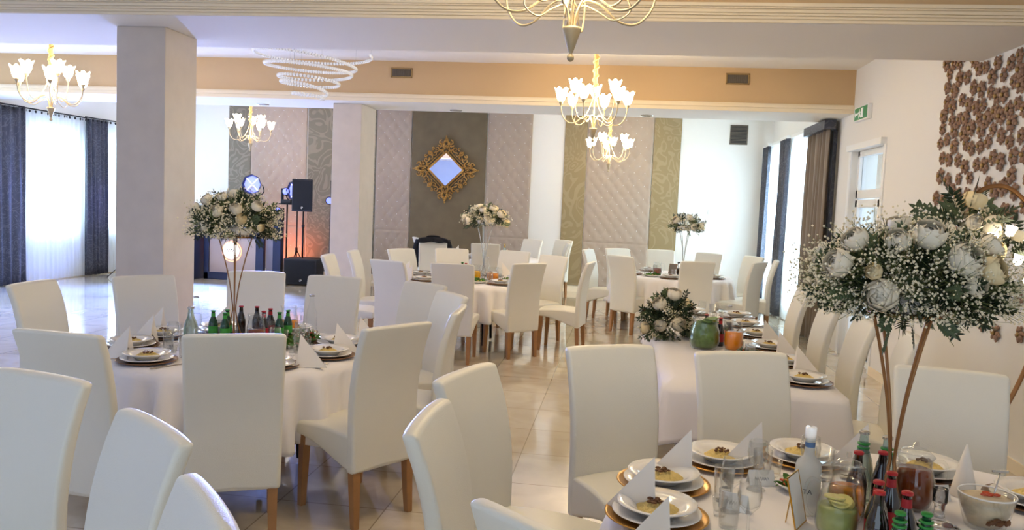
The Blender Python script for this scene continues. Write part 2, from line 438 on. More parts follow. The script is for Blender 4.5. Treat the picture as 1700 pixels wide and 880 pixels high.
# small socket on the white wall
t = thing('wall_switch', 'small white square switch on the white back wall by the rear flower stand', 'switch', (1.66, YB, 1.68))
obj('switch_plate', box(NB(), -.045, .045, -.012, 0, -.045, .045), M_PVC, t, bevel=.006); obj('rocker', box(NB(), -.02, .02, -.018, -.01, -.03, .03), M_PVC, t, bevel=.003)

# curtains
def curtain(x, y0, y1, z1, m, name, label, amp=.045, n=7, z0=.02, cat='curtain', gr=None, header=False, seed=0):
    rnd = random.Random(seed); ph = rnd.random()*6
    s = 1 if x < 0 else -1
    t = thing(name, label, cat, (x, (y0+y1)/2, 0), 0, gr); h = (y1-y0)/2
    def f(u, v):
        a = 2*pi*n*u+ph+.5*sin(2*pi*u*1.7+ph)
        return (amp*sin(a)*(1-.35*v)+.008*sin(a*2.3+v*5), -h+2*h*u+.012*cos(a)*(1-v), z0+(z1-z0)*v)
    obj('fabric', sheet(NB(), f, n*14, 14), m, t, solid=.003 if m is not M_SHEER else 0)
    bm = NB(); box(bm, -.03, .03, -h, h, z1, z1+.05) if header else tube(bm, [(0, -h, z1+.02), (0, h, z1+.02)], .012, 8)
    obj('curtain_rail', bm, M_PVC if header else M_DARKM, t, smooth=False)
    if not header:
        e0 = obj('eyelet', lathe(NB(), [(.02, -.006), (.024, 0), (.02, .006)], 10, (0, 0, 0), Matrix.Rotation(pi/2, 4, 'Y')), M_DARKM, t)
        for i in range(n*2):
            e = e0 if i == 0 else e0.copy()
            if i: COL.objects.link(e)
            e.parent = t; e.location = (0, -h+(i+.5)*h/n, z1-.02)
    return t
curtain(-9.80, 10.75, 12.27, 2.90, M_CURT, 'dark_curtain', 'long dark blue-grey patterned curtain at the left edge', n=8, seed=1)
curtain(-9.85, 12.2, 13.9, 2.90, M_SHEER, 'sheer_curtain', 'bright white sheer curtain between the two dark left-hand curtains', amp=.025, n=12, seed=2)
curtain(-9.80, 13.8, 14.42, 2.91, M_CURT, 'dark_curtain', 'dark patterned curtain between two sheers, left of the near pillar', n=5, seed=3)
curtain(-9.85, 14.35, 15.85, 2.92, M_SHEER, 'sheer_curtain', 'strip of white sheer curtain against the near pillar', amp=.025, n=10, seed=4)
curtain(2.6, 15.45, 15.95, 2.93, M_CURT, 'dark_curtain', 'thin grey curtain in the back corner right of the white wall', n=4, seed=6, header=True)
curtain(2.66, 14.3, 15.6, 2.93, M_SHEER, 'sheer_curtain', 'narrow sheer curtain glowing with daylight in the back corner', amp=.02, n=9, seed=7, header=True)
curtain(2.6, 13.75, 14.35, 2.93, M_CURT, 'dark_curtain', 'dark patterned curtain between the two right-hand sheers', n=4, seed=8, header=True)
curtain(2.66, 12.3, 13.8, 2.93, M_SHEER, 'sheer_curtain', 'wide white sheer curtain beside the large taupe curtain', amp=.02, n=9, seed=9, header=True)
t = curtain(2.63, 11.15, 12.35, 2.88, M_CURTP, 'taupe_curtain', 'large taupe and dark curtain nearest to the balcony door', n=6, amp=.055, seed=10, header=True)
obj('pelmet', box(NB(), -.09, .06, -.62, .62, 2.83, 2.95), M_CURT, t, smooth=False, bevel=.005)
def f(u, v): return (.03+.05*u+.012*sin(v*3), -.62+.02*sin(u*20), .03+2.8*v)
obj('dark_side_lining', sheet(NB(), f, 10, 4), M_CURT, t, solid=.004)

# balcony door in the right wall
bm = NB(); ya, yb = 9.3, 10.46; X = XR+.1
for (a, b, z0, z1) in ((ya, ya+.07, 0, 2.5), (yb-.07, yb, 0, 2.5), (ya, yb, 2.43, 2.5), (ya, yb, 1.93, 2.03), (ya, yb, 0, .08)): box(bm, X-.04, X+.04, a, b, z0, z1)
dr = struct('door_1', bm, M_PVC, bevel=.005)
bm = NB()
for (a, b, z0, z1) in ((ya+.09, ya+.18, .1, 1.91), (yb-.18, yb-.09, .1, 1.91), (ya+.09, yb-.09, 1.82, 1.91), (ya+.09, yb-.09, .1, .22), (ya+.09, yb-.09, .85, .93)): box(bm, X-.065, X+.01, a, b, z0, z1)
obj('door_leaf', bm, M_PVC, dr, smooth=False, bevel=.006)
obj('transom_pane', box(NB(), X-.005, X+.005, ya+.07, yb-.07, 2.03, 2.43), M_PANE, dr, smooth=False)
obj('pane', box(NB(), X-.03, X-.02, ya+.18, yb-.18, .22, 1.82), M_PANE, dr, smooth=False)
bm = NB(); box(bm, X-.11, X-.06, ya+.12, ya+.15, 1.0, 1.12); box(bm, X-.115, X-.1, ya+.12, ya+.26, 1.09, 1.115); obj('door_handle', bm, M_CHROME, dr, smooth=False, bevel=.003)
struct('trim_3', box(NB(), XR-.06, XR, 9.2, 10.56, 2.5, 2.57), M_PVC)
bm = NB(); box(bm, XR-.012, XR, 9.18, 9.26, 0, 2.5); box(bm, XR-.012, XR, 10.5, 10.6, 0, 2.5); struct('trim_4', bm, M_PVC)
# added backdrop for the dark beige reflection in the door panes
tag(obj('pane_backdrop', box(NB(), 4.3, 4.4, 12.5, 18.5, 0, 3.2), mat('backdrop_brown', '#7d6f62', .9), smooth=False), '', '', kind='structure')

# exit sign
t = thing('exit_sign', 'small green and white emergency exit sign high on the right wall', 'exit sign', (XR, 10.08, 2.92))
M_EXG = mat('exit_green', '#1f8a55', .4, emit='#1f8a55', estr=.03); M_EXW = mat('exit_white', '#ffffff', .4, emit='#ffffff', estr=.03)
obj('housing', box(NB(), -.05, 0, -.27, .27, -.085, .085), M_PVC, t, smooth=False, bevel=.006)
obj('green_face', box(NB(), -.054, -.049, -.25, .25, -.07, .07), M_EXG, t, smooth=False)
bm = NB(); box(bm, -.058, -.053, -.10, -.02, -.055, .055)     # doorway
box(bm, -.058, -.053, .19, .1, -.012, .012)
v = [bm.verts.new((-.057, y, z)) for y, z in ((.19, .04), (.19, -.04), (.235, 0))]; bm.faces.new(v)
ball(bm, (-.056, .045, .04), .013, 1, (.2, 1, 1))
for a, b in (((.04, .025), (.02, -.012)), ((.04, .02), (.075, .0)), ((.035, .02), (.0, .01)), ((.02, -.012), (.05, -.03)), ((.05, -.03), (.045, -.058)), ((.02, -.012), (-.01, -.045))):
    tube(bm, [(-.056, a[0], a[1]), (-.056, b[0], b[1])], .007, 5)
obj('pictogram', bm, M_EXW, t, smooth=False)

# gold diamond mirror
def spiral2(cx, cz, r0, turns, a0, sgn, n=18):
    return [(cx+r0*(1-.85*i/n)*cos(a0+sgn*turns*2*pi*i/n), cz+r0*(1-.85*i/n)*sin(a0+sgn*turns*2*pi*i/n)) for i in range(n+1)]
def gold_mirror():
    t = thing('diamond_mirror', 'ornate gold scrollwork diamond mirror on the dark taupe panel', 'mirror', (-3.53, YB-.05, 2.30))
    H = .34
    bm = NB(); vs = [bm.verts.new((x, -.03, z)) for x, z in ((-H, 0), (0, -H*.95), (H, 0), (0, H*.95))]; bm.faces.new(vs)
    obj('mirror_glass', bm, M_MIRROR, t, smooth=False)
    obj('backboard', box(NB(), -.25, .25, -.02, 0, -.25, .25, Matrix.Rotation(pi/4, 4, 'Y')), M_GOLDF, t, smooth=False)
    bm = NB()
    for s in (.345, .37, .44):
        tube(bm, [(-s, -.035, 0), (-s/2, -.038, s/2), (0, -.035, s), (s/2, -.038, s/2), (s, -.035, 0), (s/2, -.038, -s/2), (0, -.035, -s), (-s/2, -.038, -s/2)], .013 if s < .4 else .009, 8, closed=True)
    obj('inner_moulding', bm, M_GOLDF, t)
    bm = NB()
    def P(side, along, out):   # along -1..1 on a side, out = distance outwards
        a = {0: (0, 1, 1, 0), 1: (1, 0, 0, -1), 2: (0, -1, -1, 0), 3: (-1, 0, 0, 1)}[side]
        L = .40; k = (along+1)/2
        p = Vector((a[0], a[1]))*L*(1-k)+Vector((a[2], a[3]))*L*k
        nrm = Vector((a[0]+a[2], a[1]+a[3])).normalized(); q = p+nrm*out; return q
    for side in range(4):
        for sg in (-1, 1):
            for (al, out, r, tn, a0) in ((.84, .09, .062, 1.1, 0.6), (.52, .13, .06, 1.2, 1.8), (.2, .10, .055, 1.1, .3), (.66, .03, .04, 1, 3), (.36, .20, .035, 1, 2), (.96, .15, .045, 1.0, 1.2), (.05, .17, .04, 1, 0)):
                c = P(side, al*sg, out); an = -side*pi/2+pi/4
                pts = spiral2(c.x, c.y, r, tn, a0*sg+an, sg)
                tube(bm, [(x, -.045-.008*sin(i*.5), z) for i, (x, z) in enumerate(pts)], lambda q: .0135*(1-.5*q), 6)
        c = P(side, 0, .16)     # rosette in the middle of each side
        for k in range(7):
            a = k*2*pi/7; ball(bm, (c.x+.03*cos(a), -.06, c.y+.03*sin(a)), .02, 1, (1, .6, 1))
        ball(bm, (c.x, -.072, c.y), .018, 1)
        a = {0: (0, 1), 1: (1, 0), 2: (0, -1), 3: (-1, 0)}[side]; d = Vector(a); pr = Vector((-d.y, d.x))
        for k, (o_, w) in enumerate(((.46, .0), (.5, .045), (.5, -.045), (.55, .03), (.55, -.03), (.58, .0), (.62, 0), (.655, 0))):
            q = d*o_+pr*w; ball(bm, (q.x, -.055, q.y), .03 if k < 6 else .02, 1, (1, .6, 1))
        for sg in (-1, 1):
            pts = spiral2((d*.53+pr*.09*sg).x, (d*.53+pr*.09*sg).y, .055, 1.1, math.atan2(d.y, d.x), sg)
            tube(bm, [(x, -.05, z) for x, z in pts], lambda q: .014*(1-.5*q), 6)
            tube(bm, [((d*.40+pr*.02*sg).x, -.05, (d*.40+pr*.02*sg).y), ((d*.5+pr*.06*sg).x, -.055, (d*.5+pr*.06*sg).y), ((d*.62+pr*.01*sg).x, -.05, (d*.62+pr*.01*sg).y)], .014, 6)
    obj('scroll_frame', bm, M_GOLDF, t)
gold_mirror()

# ------------------------------------------------------------------ chandeliers
def shade_bm():
    bm = NB(); n = 30
    prof = [(.016, 0), (.030, .012), (.040, .035), (.042, .06), (.052, .085)]
    rings = []
    for j, (r, z) in enumerate(prof):
        ring = []
        for i in range(n):
            a = 2*pi*i/n; w = abs(cos(3*a)); k = j/(len(prof)-1)
            ring.append(bm.verts.new(((r+.012*k*k*w)*cos(a), (r+.012*k*k*w)*sin(a), z+.028*k*k*w)))
        rings.append(ring)
    for A, B in zip(rings, rings[1:]):
        for i in range(n): bm.faces.new((A[i], A[(i+1) % n], B[(i+1) % n], B[i]))
    return bm
SH_ME = {}
def chandelier(x, y, zb, label, n_out=6, n_in=3, rot=0, power=70, ztop=ZC, scale=1, wirem=None, lit=True):
    t = thing('chandelier', label, 'chandelier', (x, y, zb), rot, 'tulip-shade chandeliers')
    wm = wirem or M_WIRE; s = scale
    bm = lathe(NB(), [(.006, -.0), (.016, .01), (.016, .024), (.006, .034), (.012, .045), (.042*1, .14), (.044, .15), (.01, .152)], 20)
    obj('finial', bm, wm, t)
    L = ztop-zb
    bm = NB(); tube(bm, [(0, 0, .15), (0, 0, .60)], .007, 8); obj('stem', bm, wm, t)
    bm = NB(); z0, z1 = .52, L
    tube(bm, [(0, 0, z0), (0, 0, z1)], .022, 10)
    N = int((z1-z0)/.012)
    tube(bm, [(.026*cos(i*.8), .026*sin(i*.8), z0+(z1-z0)*i/N) for i in range(N+1)], .011, 6)
    lathe(bm, [(.06, z1-.05), (.05, z1-.01), (.055, z1)], 20)
    obj('rope_sleeve', bm, M_ROPE, t)
    arms = [(2*pi*i/n_out, .36*s, .40, 0) for i in range(n_out)]+[(2*pi*(i+.5)/n_in+.3, .24*s, .49, 1) for i in range(n_in)]
    for (a, R, zc, inner) in arms:
        d = Vector((cos(a), sin(a), 0)); Z = Vector((0, 0, 1)); q = Vector((-sin(a), cos(a), 0))
        if inner: pts = [d*.012+Z*.50, d*.06*s+Z*.36, d*.14*s+Z*.24+q*.01, d*.21*s+Z*.28, d*R+Z*(zc-.06), d*R+Z*zc]
        else: pts = [d*.012+Z*.14, d*.02+Z*.20, d*.05*s+Z*.275+q*.01, d*.12*s+Z*.262, d*.20*s+Z*.20, d*.28*s+Z*.20, d*.34*s+Z*.27, d*R+Z*(zc-.04), d*R+Z*zc]
        am = obj('arm', tube(NB(), catmull(pts, 5), .0055, 6), wm, t)
        if inner:
            pts = [d*.012+Z*.14, d*.04+Z*.24, d*.10*s+Z*.215, d*.17*s+Z*.17, d*.235*s+Z*.21, d*.20*s+Z*.30]
            obj('arm_scroll', tube(NB(), catmull(pts, 5), .004, 5), wm, am)
        cup = obj('cup', lathe(NB(), [(.006, zc-.03), (.018, zc-.01), (.026, zc+.012), (.018, zc+.014)], 16), wm, am); cup.location = d*R
        if 'm' in SH_ME:
            sh = bpy.data.objects.new('glass_shade', SH_ME['m']); COL.objects.link(sh); sh.parent = am
        else:
            sh = obj('glass_shade', shade_bm(), M_SHADE, am); SH_ME['m'] = sh.data
        sh.location = d*R+Z*(zc+.012); sh.rotation_euler = (0, 0, a); sh.scale = (1.22, 1.22, 1.3)
    if lit:
        point('chandelier_glow', (0, -.03, .33), power*.8, (1, .77, .46), .12, t)
        point('chandelier_glow', (.22, 0, .70), power*.2, (1, .77, .46), .08, t); point('chandelier_glow', (-.22, 0, .70), power*.2, (1, .77, .46), .08, t)
    return t
chandelier(-.36, 8.8, 2.38, 'lit chandelier with gold rope, hanging highest in the centre', rot=.25, power=60)
chandelier(-6.31, 8.3, 2.38, 'lit chandelier at far left, in front of the sheer curtain', rot=.1, power=35)
chandelier(-6.72, 14.0, 2.42, 'small lit chandelier before the left patterned panels, beside the near pillar', rot=.5, power=25)
chandelier(-.28, 14.0, 2.29, 'lit chandelier hanging lowest before the pale tufted panel', rot=.7, power=40)
chandelier(-.27, 3.72, 2.345, 'cream wire arms of the nearest chandelier, cut off by the photo top', rot=.45, power=35, scale=1.15)

# crystal spiral
def spiral_lamp():
    t = thing('crystal_spiral_pendant', 'conical spiral pendant of clear crystal beads below the ceiling', 'pendant lamp', (-3.74, 9.3, 2.72))
    bm = NB(); path = []; tot = 560; turns = 5.15
    def lerp(tab, x):
        for (a, b), (c, d) in zip(tab, tab[1:]):
            if x <= c: k = (x-a)/(c-a); k = k*k*(3-2*k); return b+(d-b)*k
        return tab[-1][1]
    for i in range(tot+1):
        tau = turns*i/tot
        r = lerp([(0, .17), (1, .20), (1.6, .33), (2.6, .36), (3.2, .50), (4.1, .54), (4.6, .64), (5.15, .72)], tau)
        z = lerp([(0, .12), (1, .16), (1.6, .27), (2.6, .33), (3.2, .43), (4.1, .50), (4.6, .58), (5.15, .66)], tau)
        a = -2*pi*tau+1.0; x = r*cos(a); path.append(Vector((x, r*sin(a), z-x*.05)))
    acc = 0; last = None
    for p in path:
        if last is None or (p-last).length > .026:
            ball(bm, p, .019, 1, (1, 1, 1.15)); last = p
    obj('bead_strand', bm, M_CRYSTAL, t)
    obj('wire_core', tube(NB(), path[::3], .007, 5), M_SILVER, t)
    bm = NB()
    for k in (0, 60, 160, 260, 370, 450, 530, 559): p = path[k]; tube(bm, [p, (p.x, p.y, ZC-2.72)], .0008, 4)
    obj('hanging_wires', bm, M_SILVER, t)
    obj('ceiling_plate', lathe(NB(), [(.20, ZC-2.72-.03), (.20, ZC-2.72)], 32), M_CHROME, t)
spiral_lamp()

# ------------------------------------------------------------------ dining chairs
def build_chair():
    t = thing('dining_chair', '', 'chair')
    Hh = 1.05; th = .058
    prof = [(-.195, .29), (-.20, .40), (-.20, .52), (-.203, .66), (-.222, .80), (-.255, .93), (-.30, Hh)]  # rear face
    def prof_at(v):
        k = v*(len(prof)-1); i = min(int(k), len(prof)-2); f_ = k-i
        P = [prof[max(i-1, 0)], prof[i], prof[i+1], prof[min(i+2, len(prof)-1)]]
        r = []
        for d in (0, 1):
            a, b, c, e = (p[d] for p in P)
            r.append(.5*((2*b)+(c-a)*f_+(2*a-5*b+4*c-e)*f_*f_+(3*b-a-3*c+e)*f_**3))
        return r
    bm = NB(); nz = 16; nx = 8; rings = []
    for j in range(nz+1):
        v = j/nz; y, z = prof_at(v); w = .215+.012*v
        tt = th*(1-.15*v)
        ring = []
        for i in range(nx+1): x = -w+2*w*i/nx; ring.append(bm.verts.new((x, y-.012*(1-(x/w)**2)*v+.010*v, z+(.006*(1-(x/w)**4) if j == nz else 0))))
        for i in range(nx, -1, -1): x = -w+2*w*i/nx; ring.append(bm.verts.new((x, y+tt-.012*(1-(x/w)**2)*v+.010*v, z+(.006*(1-(x/w)**4) if j == nz else 0))))
        rings.append(ring)
    n = len(rings[0])
    for A, B in zip(rings, rings[1:]):
        for i in range(n): bm.faces.new((A[i], A[(i+1) % n], B[(i+1) % n], B[i]))
    for R in (rings[0], rings[-1]):
        for i in range(nx): bm.faces.new((R[i], R[i+1], R[n-2-i], R[n-1-i]))
    obj('backrest', bm, M_CHAIR, t, bevel=.017)
    # seat with arched skirt
    bm = NB(); ny = 14; rings = []
    for j in range(ny+1):
        v = j/ny; y = -.20+.50*v
        zb = .29+.115*math.sin(min(1, v*1.02)*pi/2)**1.4; zt = .475+.018*sin(pi*v)
        w = .212+.012*v
        ring = [bm.verts.new((x, y, z)) for x, z in [(-w, zb), (-w, (zb+zt)/2), (-w, zt), (-w*.5, zt+.010), (0, zt+.014), (w*.5, zt+.010), (w, zt), (w, (zb+zt)/2), (w, zb), (0, zb+.01)]]
        rings.append(ring)
    n = 10
    for A, B in zip(rings, rings[1:]):
        for i in range(n): bm.faces.new((A[i], A[(i+1) % n], B[(i+1) % n], B[i]))
    bm.faces.new(rings[0]); bm.faces.new(rings[-1])
    obj('seat', bm, M_CHAIR, t, bevel=.018)
    for sx in (-1, 1):
        for fy in (0, 1):
            bm = NB()
            y0 = -.165 if not fy else .262; zt = .33 if not fy else .42; dy = -.02 if not fy else .015
            pts = [(sx*.18, y0+.0*dy, zt), (sx*.18, y0+.3*dy, zt*.6), (sx*.182, y0+dy, 0)]
            rings = []
            for (x, y, z), hw in zip(pts, (.024, .022, .017)):
                rings.append([bm.verts.new((x+a*hw, y+b*hw, z)) for a, b in ((-1, -1), (1, -1), (1, 1), (-1, 1))])
            for A, B in zip(rings, rings[1:]):
                for i in range(4): bm.faces.new((A[i], A[(i+1) % 4], B[(i+1) % 4], B[i]))
            bm.faces.new(rings[0]); bm.faces.new(rings[-1])
            obj('leg', bm, M_OAK, t, smooth=False, bevel=.003)
    return t
chair = Maker(build_chair)
CHAIRS = [
    ('T1', -3.527, 4.817, -88, 'at the left table, far left, showing its front'),
    ('T1', -3.227, 5.35, -124.9, 'at the left table, in front of the near pillar'),
    ('T1', -2.826, 6.009, -158.3, 'at the left table, directly behind the tall flower stand'),
    ('T1', -2.254, 5.958, 178.2, 'at the left table, far side, right of the flower stand'),
    ('T1', -2.401, 3.491, -4.8, 'at the left table, near left, back towards the viewer'),
    ('T1', -1.826, 3.693, 25.2, 'at the left table, squarely back-on before the bottles'),
    ('T1', -1.329, 4.157, 57, 'at the left table with oak legs and seat side showing'),
    ('T1', -1.616, 5.87, 147.4, 'at the left table, farthest of three in its right-hand row'),
    ('T1', -1.356, 5.364, 126.6, 'at the left table, middle of three in its right-hand row'),
    ('T1', -1.21, 4.774, 94.4, 'at the left table, nearest of three in its right-hand row'),
    ('T6', -0.286, 2.361, -90, 'at the nearest table, seen edge-on at its left'),
    ('T6', -0.31, 2.94, -107, 'at the nearest table, second behind its left edge'),
    ('T6', 0.052, 1.787, -39, 'cut by the photo bottom, beside the nearest table'),
    ('T6', 0.099, 3.557, -152, 'beyond the nearest table, left of the long table cloth'),
    ('T6', 0.655, 3.597, -163, 'beyond the nearest table, before the near end of the long table'),
    ('T6', 1.408, 3.484, 169, 'behind the gold stems of the nearest flower stand'),
    ('T7', -1.991, 2.224, 165, 'filling the lower left corner, largest of all'),
    ('T7', -1.41, 1.836, 142, 'tilted at lower left, between the largest and the lowest'),
    ('T7', -1.019, 1.372, 130, 'lowest left, only its rounded top in the photo'),
    ('T2', -2.278, 8.365, -23.1, 'at the middle table, near left, back bluish in daylight'),
    ('T2', -1.703, 8.388, 1.9, 'at the middle table, tan-looking back at its front'),
    ('T2', -1.15, 8.92, 44.0, 'at the middle table, front right, oak legs in full view'),
    ('T2', -0.976, 10.036, 145.0, 'at the middle table, right side, white rim lit by daylight'),
    ('T2', -0.594, 9.504, 82.0, 'at the middle table, far right, seen from the side'),
    ('T2', -1.486, 10.598, 162.3, 'at the middle table, far side, right of the juice jugs'),
    ('T2', -2.142, 10.419, -158.1, 'at the middle table, far side, centre'),
    ('T2', -2.561, 9.96, -121.1, 'at the middle table, far left side'),
    ('T2', -2.897, 9.347, -84.3, 'in front of the second pillar, turned to the middle table'),
    ('T2', -2.893, 8.503, -84.3, 'at the left edge of the second pillar, bluish white'),
    ('T3', 0.938, 10.823, 10.4, 'at the right rear table, front, back to the viewer'),
    ('T3', 1.619, 11.237, 57.5, 'at the right rear table, right, seat side showing'),
    ('T3', 1.903, 11.746, 83.9, 'at the right rear table, nearest the windows'),
    ('T3', 1.751, 12.348, 118.9, 'at the right rear table, right rear, showing its front'),
    ('T3', 1.22, 12.603, 146.1, 'at the right rear table, far side before the white wall'),
    ('T3', 0.657, 12.865, -172.5, 'at the right rear table, far side before the patterned panel'),
    ('T3', 0.093, 12.677, -145.5, 'at the right rear table, far left, half hidden'),
    ('T3', 0.174, 11.185, -40.9, 'at the right rear table, front left, tall pale back'),
    ('T3', -0.238, 12.135, -106.3, 'at the right rear table, leftmost, leaning back'),
    ('T4', -3.184, 13.444, -64.0, 'at the mirror-side table, narrow side view'),
    ('T4', -2.918, 12.48, 195.0, 'under the black jacket, at the mirror-side table'),
    ('T4', -2.095, 12.625, 5.6, 'at the mirror-side table, near side below the flowers'),
    ('T4', -1.725, 14.385, 144.9, 'at the mirror-side table, right side, hazy white'),
    ('T4', -1.217, 14.785, 137.5, 'at the mirror-side table, small, farthest right'),
    ('T4', -1.155, 13.853, 98.3, 'at the mirror-side table, just right of its smallest one'),
    ('T5', 1.355, 7.37, 90, 'at the long table, farthest of its window-side row'),
    ('T5', 1.325, 6.3, 90, 'at the long table, second from the window end'),
    ('T5', 1.305, 5.38, 88, 'at the long table, third in the row, by the flower stand'),
    ('T5', 1.389, 4.818, 80, 'at the long table, nearest of its window-side row'),
]

GR = {'T1': 'chairs around the left round table', 'T6': 'chairs around the nearest table', 'T7': 'chairs in the lower left corner', 'T2': 'chairs around the middle table',
      'T3': 'chairs around the right rear table', 'T4': 'chairs around the mirror-side table', 'T5': 'chairs along the long table'}
for (k, x, y, r, l) in CHAIRS: chair((x, y, 0), radians(r), 'cream leather dining chair '+l, GR[k])
# black jacket over a chair back
def jacket(x, y, r):
    t = thing('draped_jacket', 'black jacket draped over the back of a chair before the mirror panel', 'jacket', (x, y, 0), radians(r))
    def f(u, v):
        w = .25+.015*sin(v*9); s = v*2-1    # v: front bottom -> over the top -> back bottom
        z = 1.09-(.07 if s > 0 else .40)*abs(s)**1.3+.01*sin(u*14)*abs(s); yy = -.235+(.06 if s > 0 else -.06)*min(1, abs(s)*6)+.01*sin(u*17+s*3)
        return (-w+2*w*u, yy-.03*(1-abs(s)), z-.03*(2*u-1)**4)
    obj('shoulders', sheet(NB(), f, 20, 24), M_JACKET, t, solid=.012)
    for s in (-1, 1):
        obj('sleeve', tube(NB(), catmull([(s*.23, -.31, 1.04), (s*.275, -.33, .9), (s*.265, -.33, .72), (s*.25, -.33, .60)], 5), lambda q: .05-.015*q, 10), M_JACKET, t)
    obj('collar', tube(NB(), catmull([(-.13, -.30, 1.06), (-.07, -.26, 1.105), (.07, -.26, 1.105), (.13, -.30, 1.06)], 5), .018, 8), M_JACKET, t)
JK = [c for c in CHAIRS if 'black jacket' in c[4]][0]
jacket(JK[1], JK[2], JK[3])

# ------------------------------------------------------------------ tables and cloths
T6 = (.93, 2.5); T1 = (-2.25, 4.58); T2 = (-1.82, 9.55); T3 = (.75, 11.85); T4 = (-2.2, 13.7)
def round_table(c, r, tl, seed, hang=.40):
    t = thing('banquet_table', 'round banquet table under %s' % tl, 'table', (c[0], c[1], 0), 0, 'round banquet tables')
    obj('tabletop', lathe(NB(), [(r-.05, .725), (r-.04, .735), (r-.04, .748), (r-.05, .752)], 48), mat('table_ply', '#8a6a48', .5), t, smooth=False)
    for i in range(4):
        a = pi/4+i*pi/2
        obj('leg', tube(NB(), [(.36*cos(a), .36*sin(a), .73), (.40*cos(a), .40*sin(a), .02)], .016, 10), M_DARKM, t)
    obj('leg_ring', tube(NB(), [(.37*cos(i*pi/12), .37*sin(i*pi/12), .60) for i in range(24)], .01, 6, closed=True), M_DARKM, t)
    rnd = random.Random(seed); ph = [rnd.random()*6 for _ in range(4)]
    def f(u, v):
        a = 2*pi*u
        if v < .4: k = v/.4; return ((r-.012)*k*cos(a), (r-.012)*k*sin(a), .757)
        k = (v-.4)/.6; z = .757-.012*min(1, k*8)-k*hang*(1+.05*sin(4*a+ph[0]))
        w = sin(19*a+ph[1]+.6*sin(3*a+ph[2]))*.55+.45*sin(31*a+ph[3])
        rr = r-.012+.016*min(1, k*10)+(.014+.085*k)*min(1, k*5)*w+.025*k
        return (rr*cos(a), rr*sin(a), z)
    o = obj('tablecloth', sheet(NB(), f, 190, 26, closed_u=True), M_CLOTH, solid=.002); o.location = (c[0], c[1], 0)
    tag(o, 'white round tablecloth hanging in folds over %s' % tl.replace('the white cloth of ', ''), 'tablecloth', 'round white tablecloths')
round_table(T6, .92, 'the white cloth of the nearest table, at lower right', 1)
round_table(T1, .78, 'the white cloth of the left table before the near pillar', 2)
round_table(T2, .79, 'the white cloth of the middle table', 3)
round_table(T3, .85, 'the white cloth of the right rear table before the patterned panels', 4)
round_table(T4, .85, 'the white cloth of the table nearest the gold mirror', 5)
# long table
LX0, LX1, LY0, LY1 = .27, 1.22, 4.36, 7.75
t = thing('long_table', 'long rectangular banquet table under a short white cloth by the window-side row', 'table', ((LX0+LX1)/2, (LY0+LY1)/2, 0))
hx, hy = (LX1-LX0)/2, (LY1-LY0)/2
obj('tabletop', box(NB(), -hx+.05, hx-.05, -hy+.05, hy-.05, .725, .752), MATS['table_ply'], t, smooth=False, bevel=.004)
for sx in (-1, 1):
    for y in (-hy+.12, 0, hy-.12): obj('leg', box(NB(), sx*(hx-.1)-.022, sx*(hx-.1)+.022, y-.022, y+.022, 0, .73), M_CHROME, t, smooth=False, bevel=.004)
def cr(d, L): return max(0, 1-min(d, L-d)/.10)
def f(u, v):
    per = [(-hx, -hy), (hx, -hy), (hx, hy), (-hx, hy)]; Ls = [2*hx, 2*hy, 2*hx, 2*hy]; tot = sum(Ls); d = u*tot; i = 0
    while i < 3 and d > Ls[i]: d -= Ls[i]; i += 1
    a, b = Vector(per[i]), Vector(per[(i+1) % 4]); p = a.lerp(b, min(1, d/Ls[i])); k2 = d/Ls[i]
    if v < .3: k = v/.3; return (p.x*k, p.y*k, .757)
    k = (v-.3)/.7; e = (b-a).normalized(); nrm = Vector((e.y, -e.x)); sg = -1 if d < Ls[i]/2 else 1
    nrm = (nrm*(1-cr(d, Ls[i]))+(nrm+e*sg).normalized()*cr(d, Ls[i])).normalized()
    cor = max(0, 1-min(d, Ls[i]-d)/.10)
    out = .006*min(1, k*8)+k*(.015+(1-cor)*(.016*sin(d*17+i)+.012*sin(d*33+2*i)))+cor*k*.05
    q = p+nrm*out; return (q.x, q.y, .757-.008*min(1, k*8)-k*(.27+.012*sin(d*4)*(1-cor)+.04*cor))
o = obj('tablecloth', sheet(NB(), f, 240, 16, closed_u=True), M_CLOTH, solid=.002); o.location = ((LX0+LX1)/2, (LY0+LY1)/2, 0)
tag(o, 'white rectangular tablecloth with a short drop over the long table', 'tablecloth')

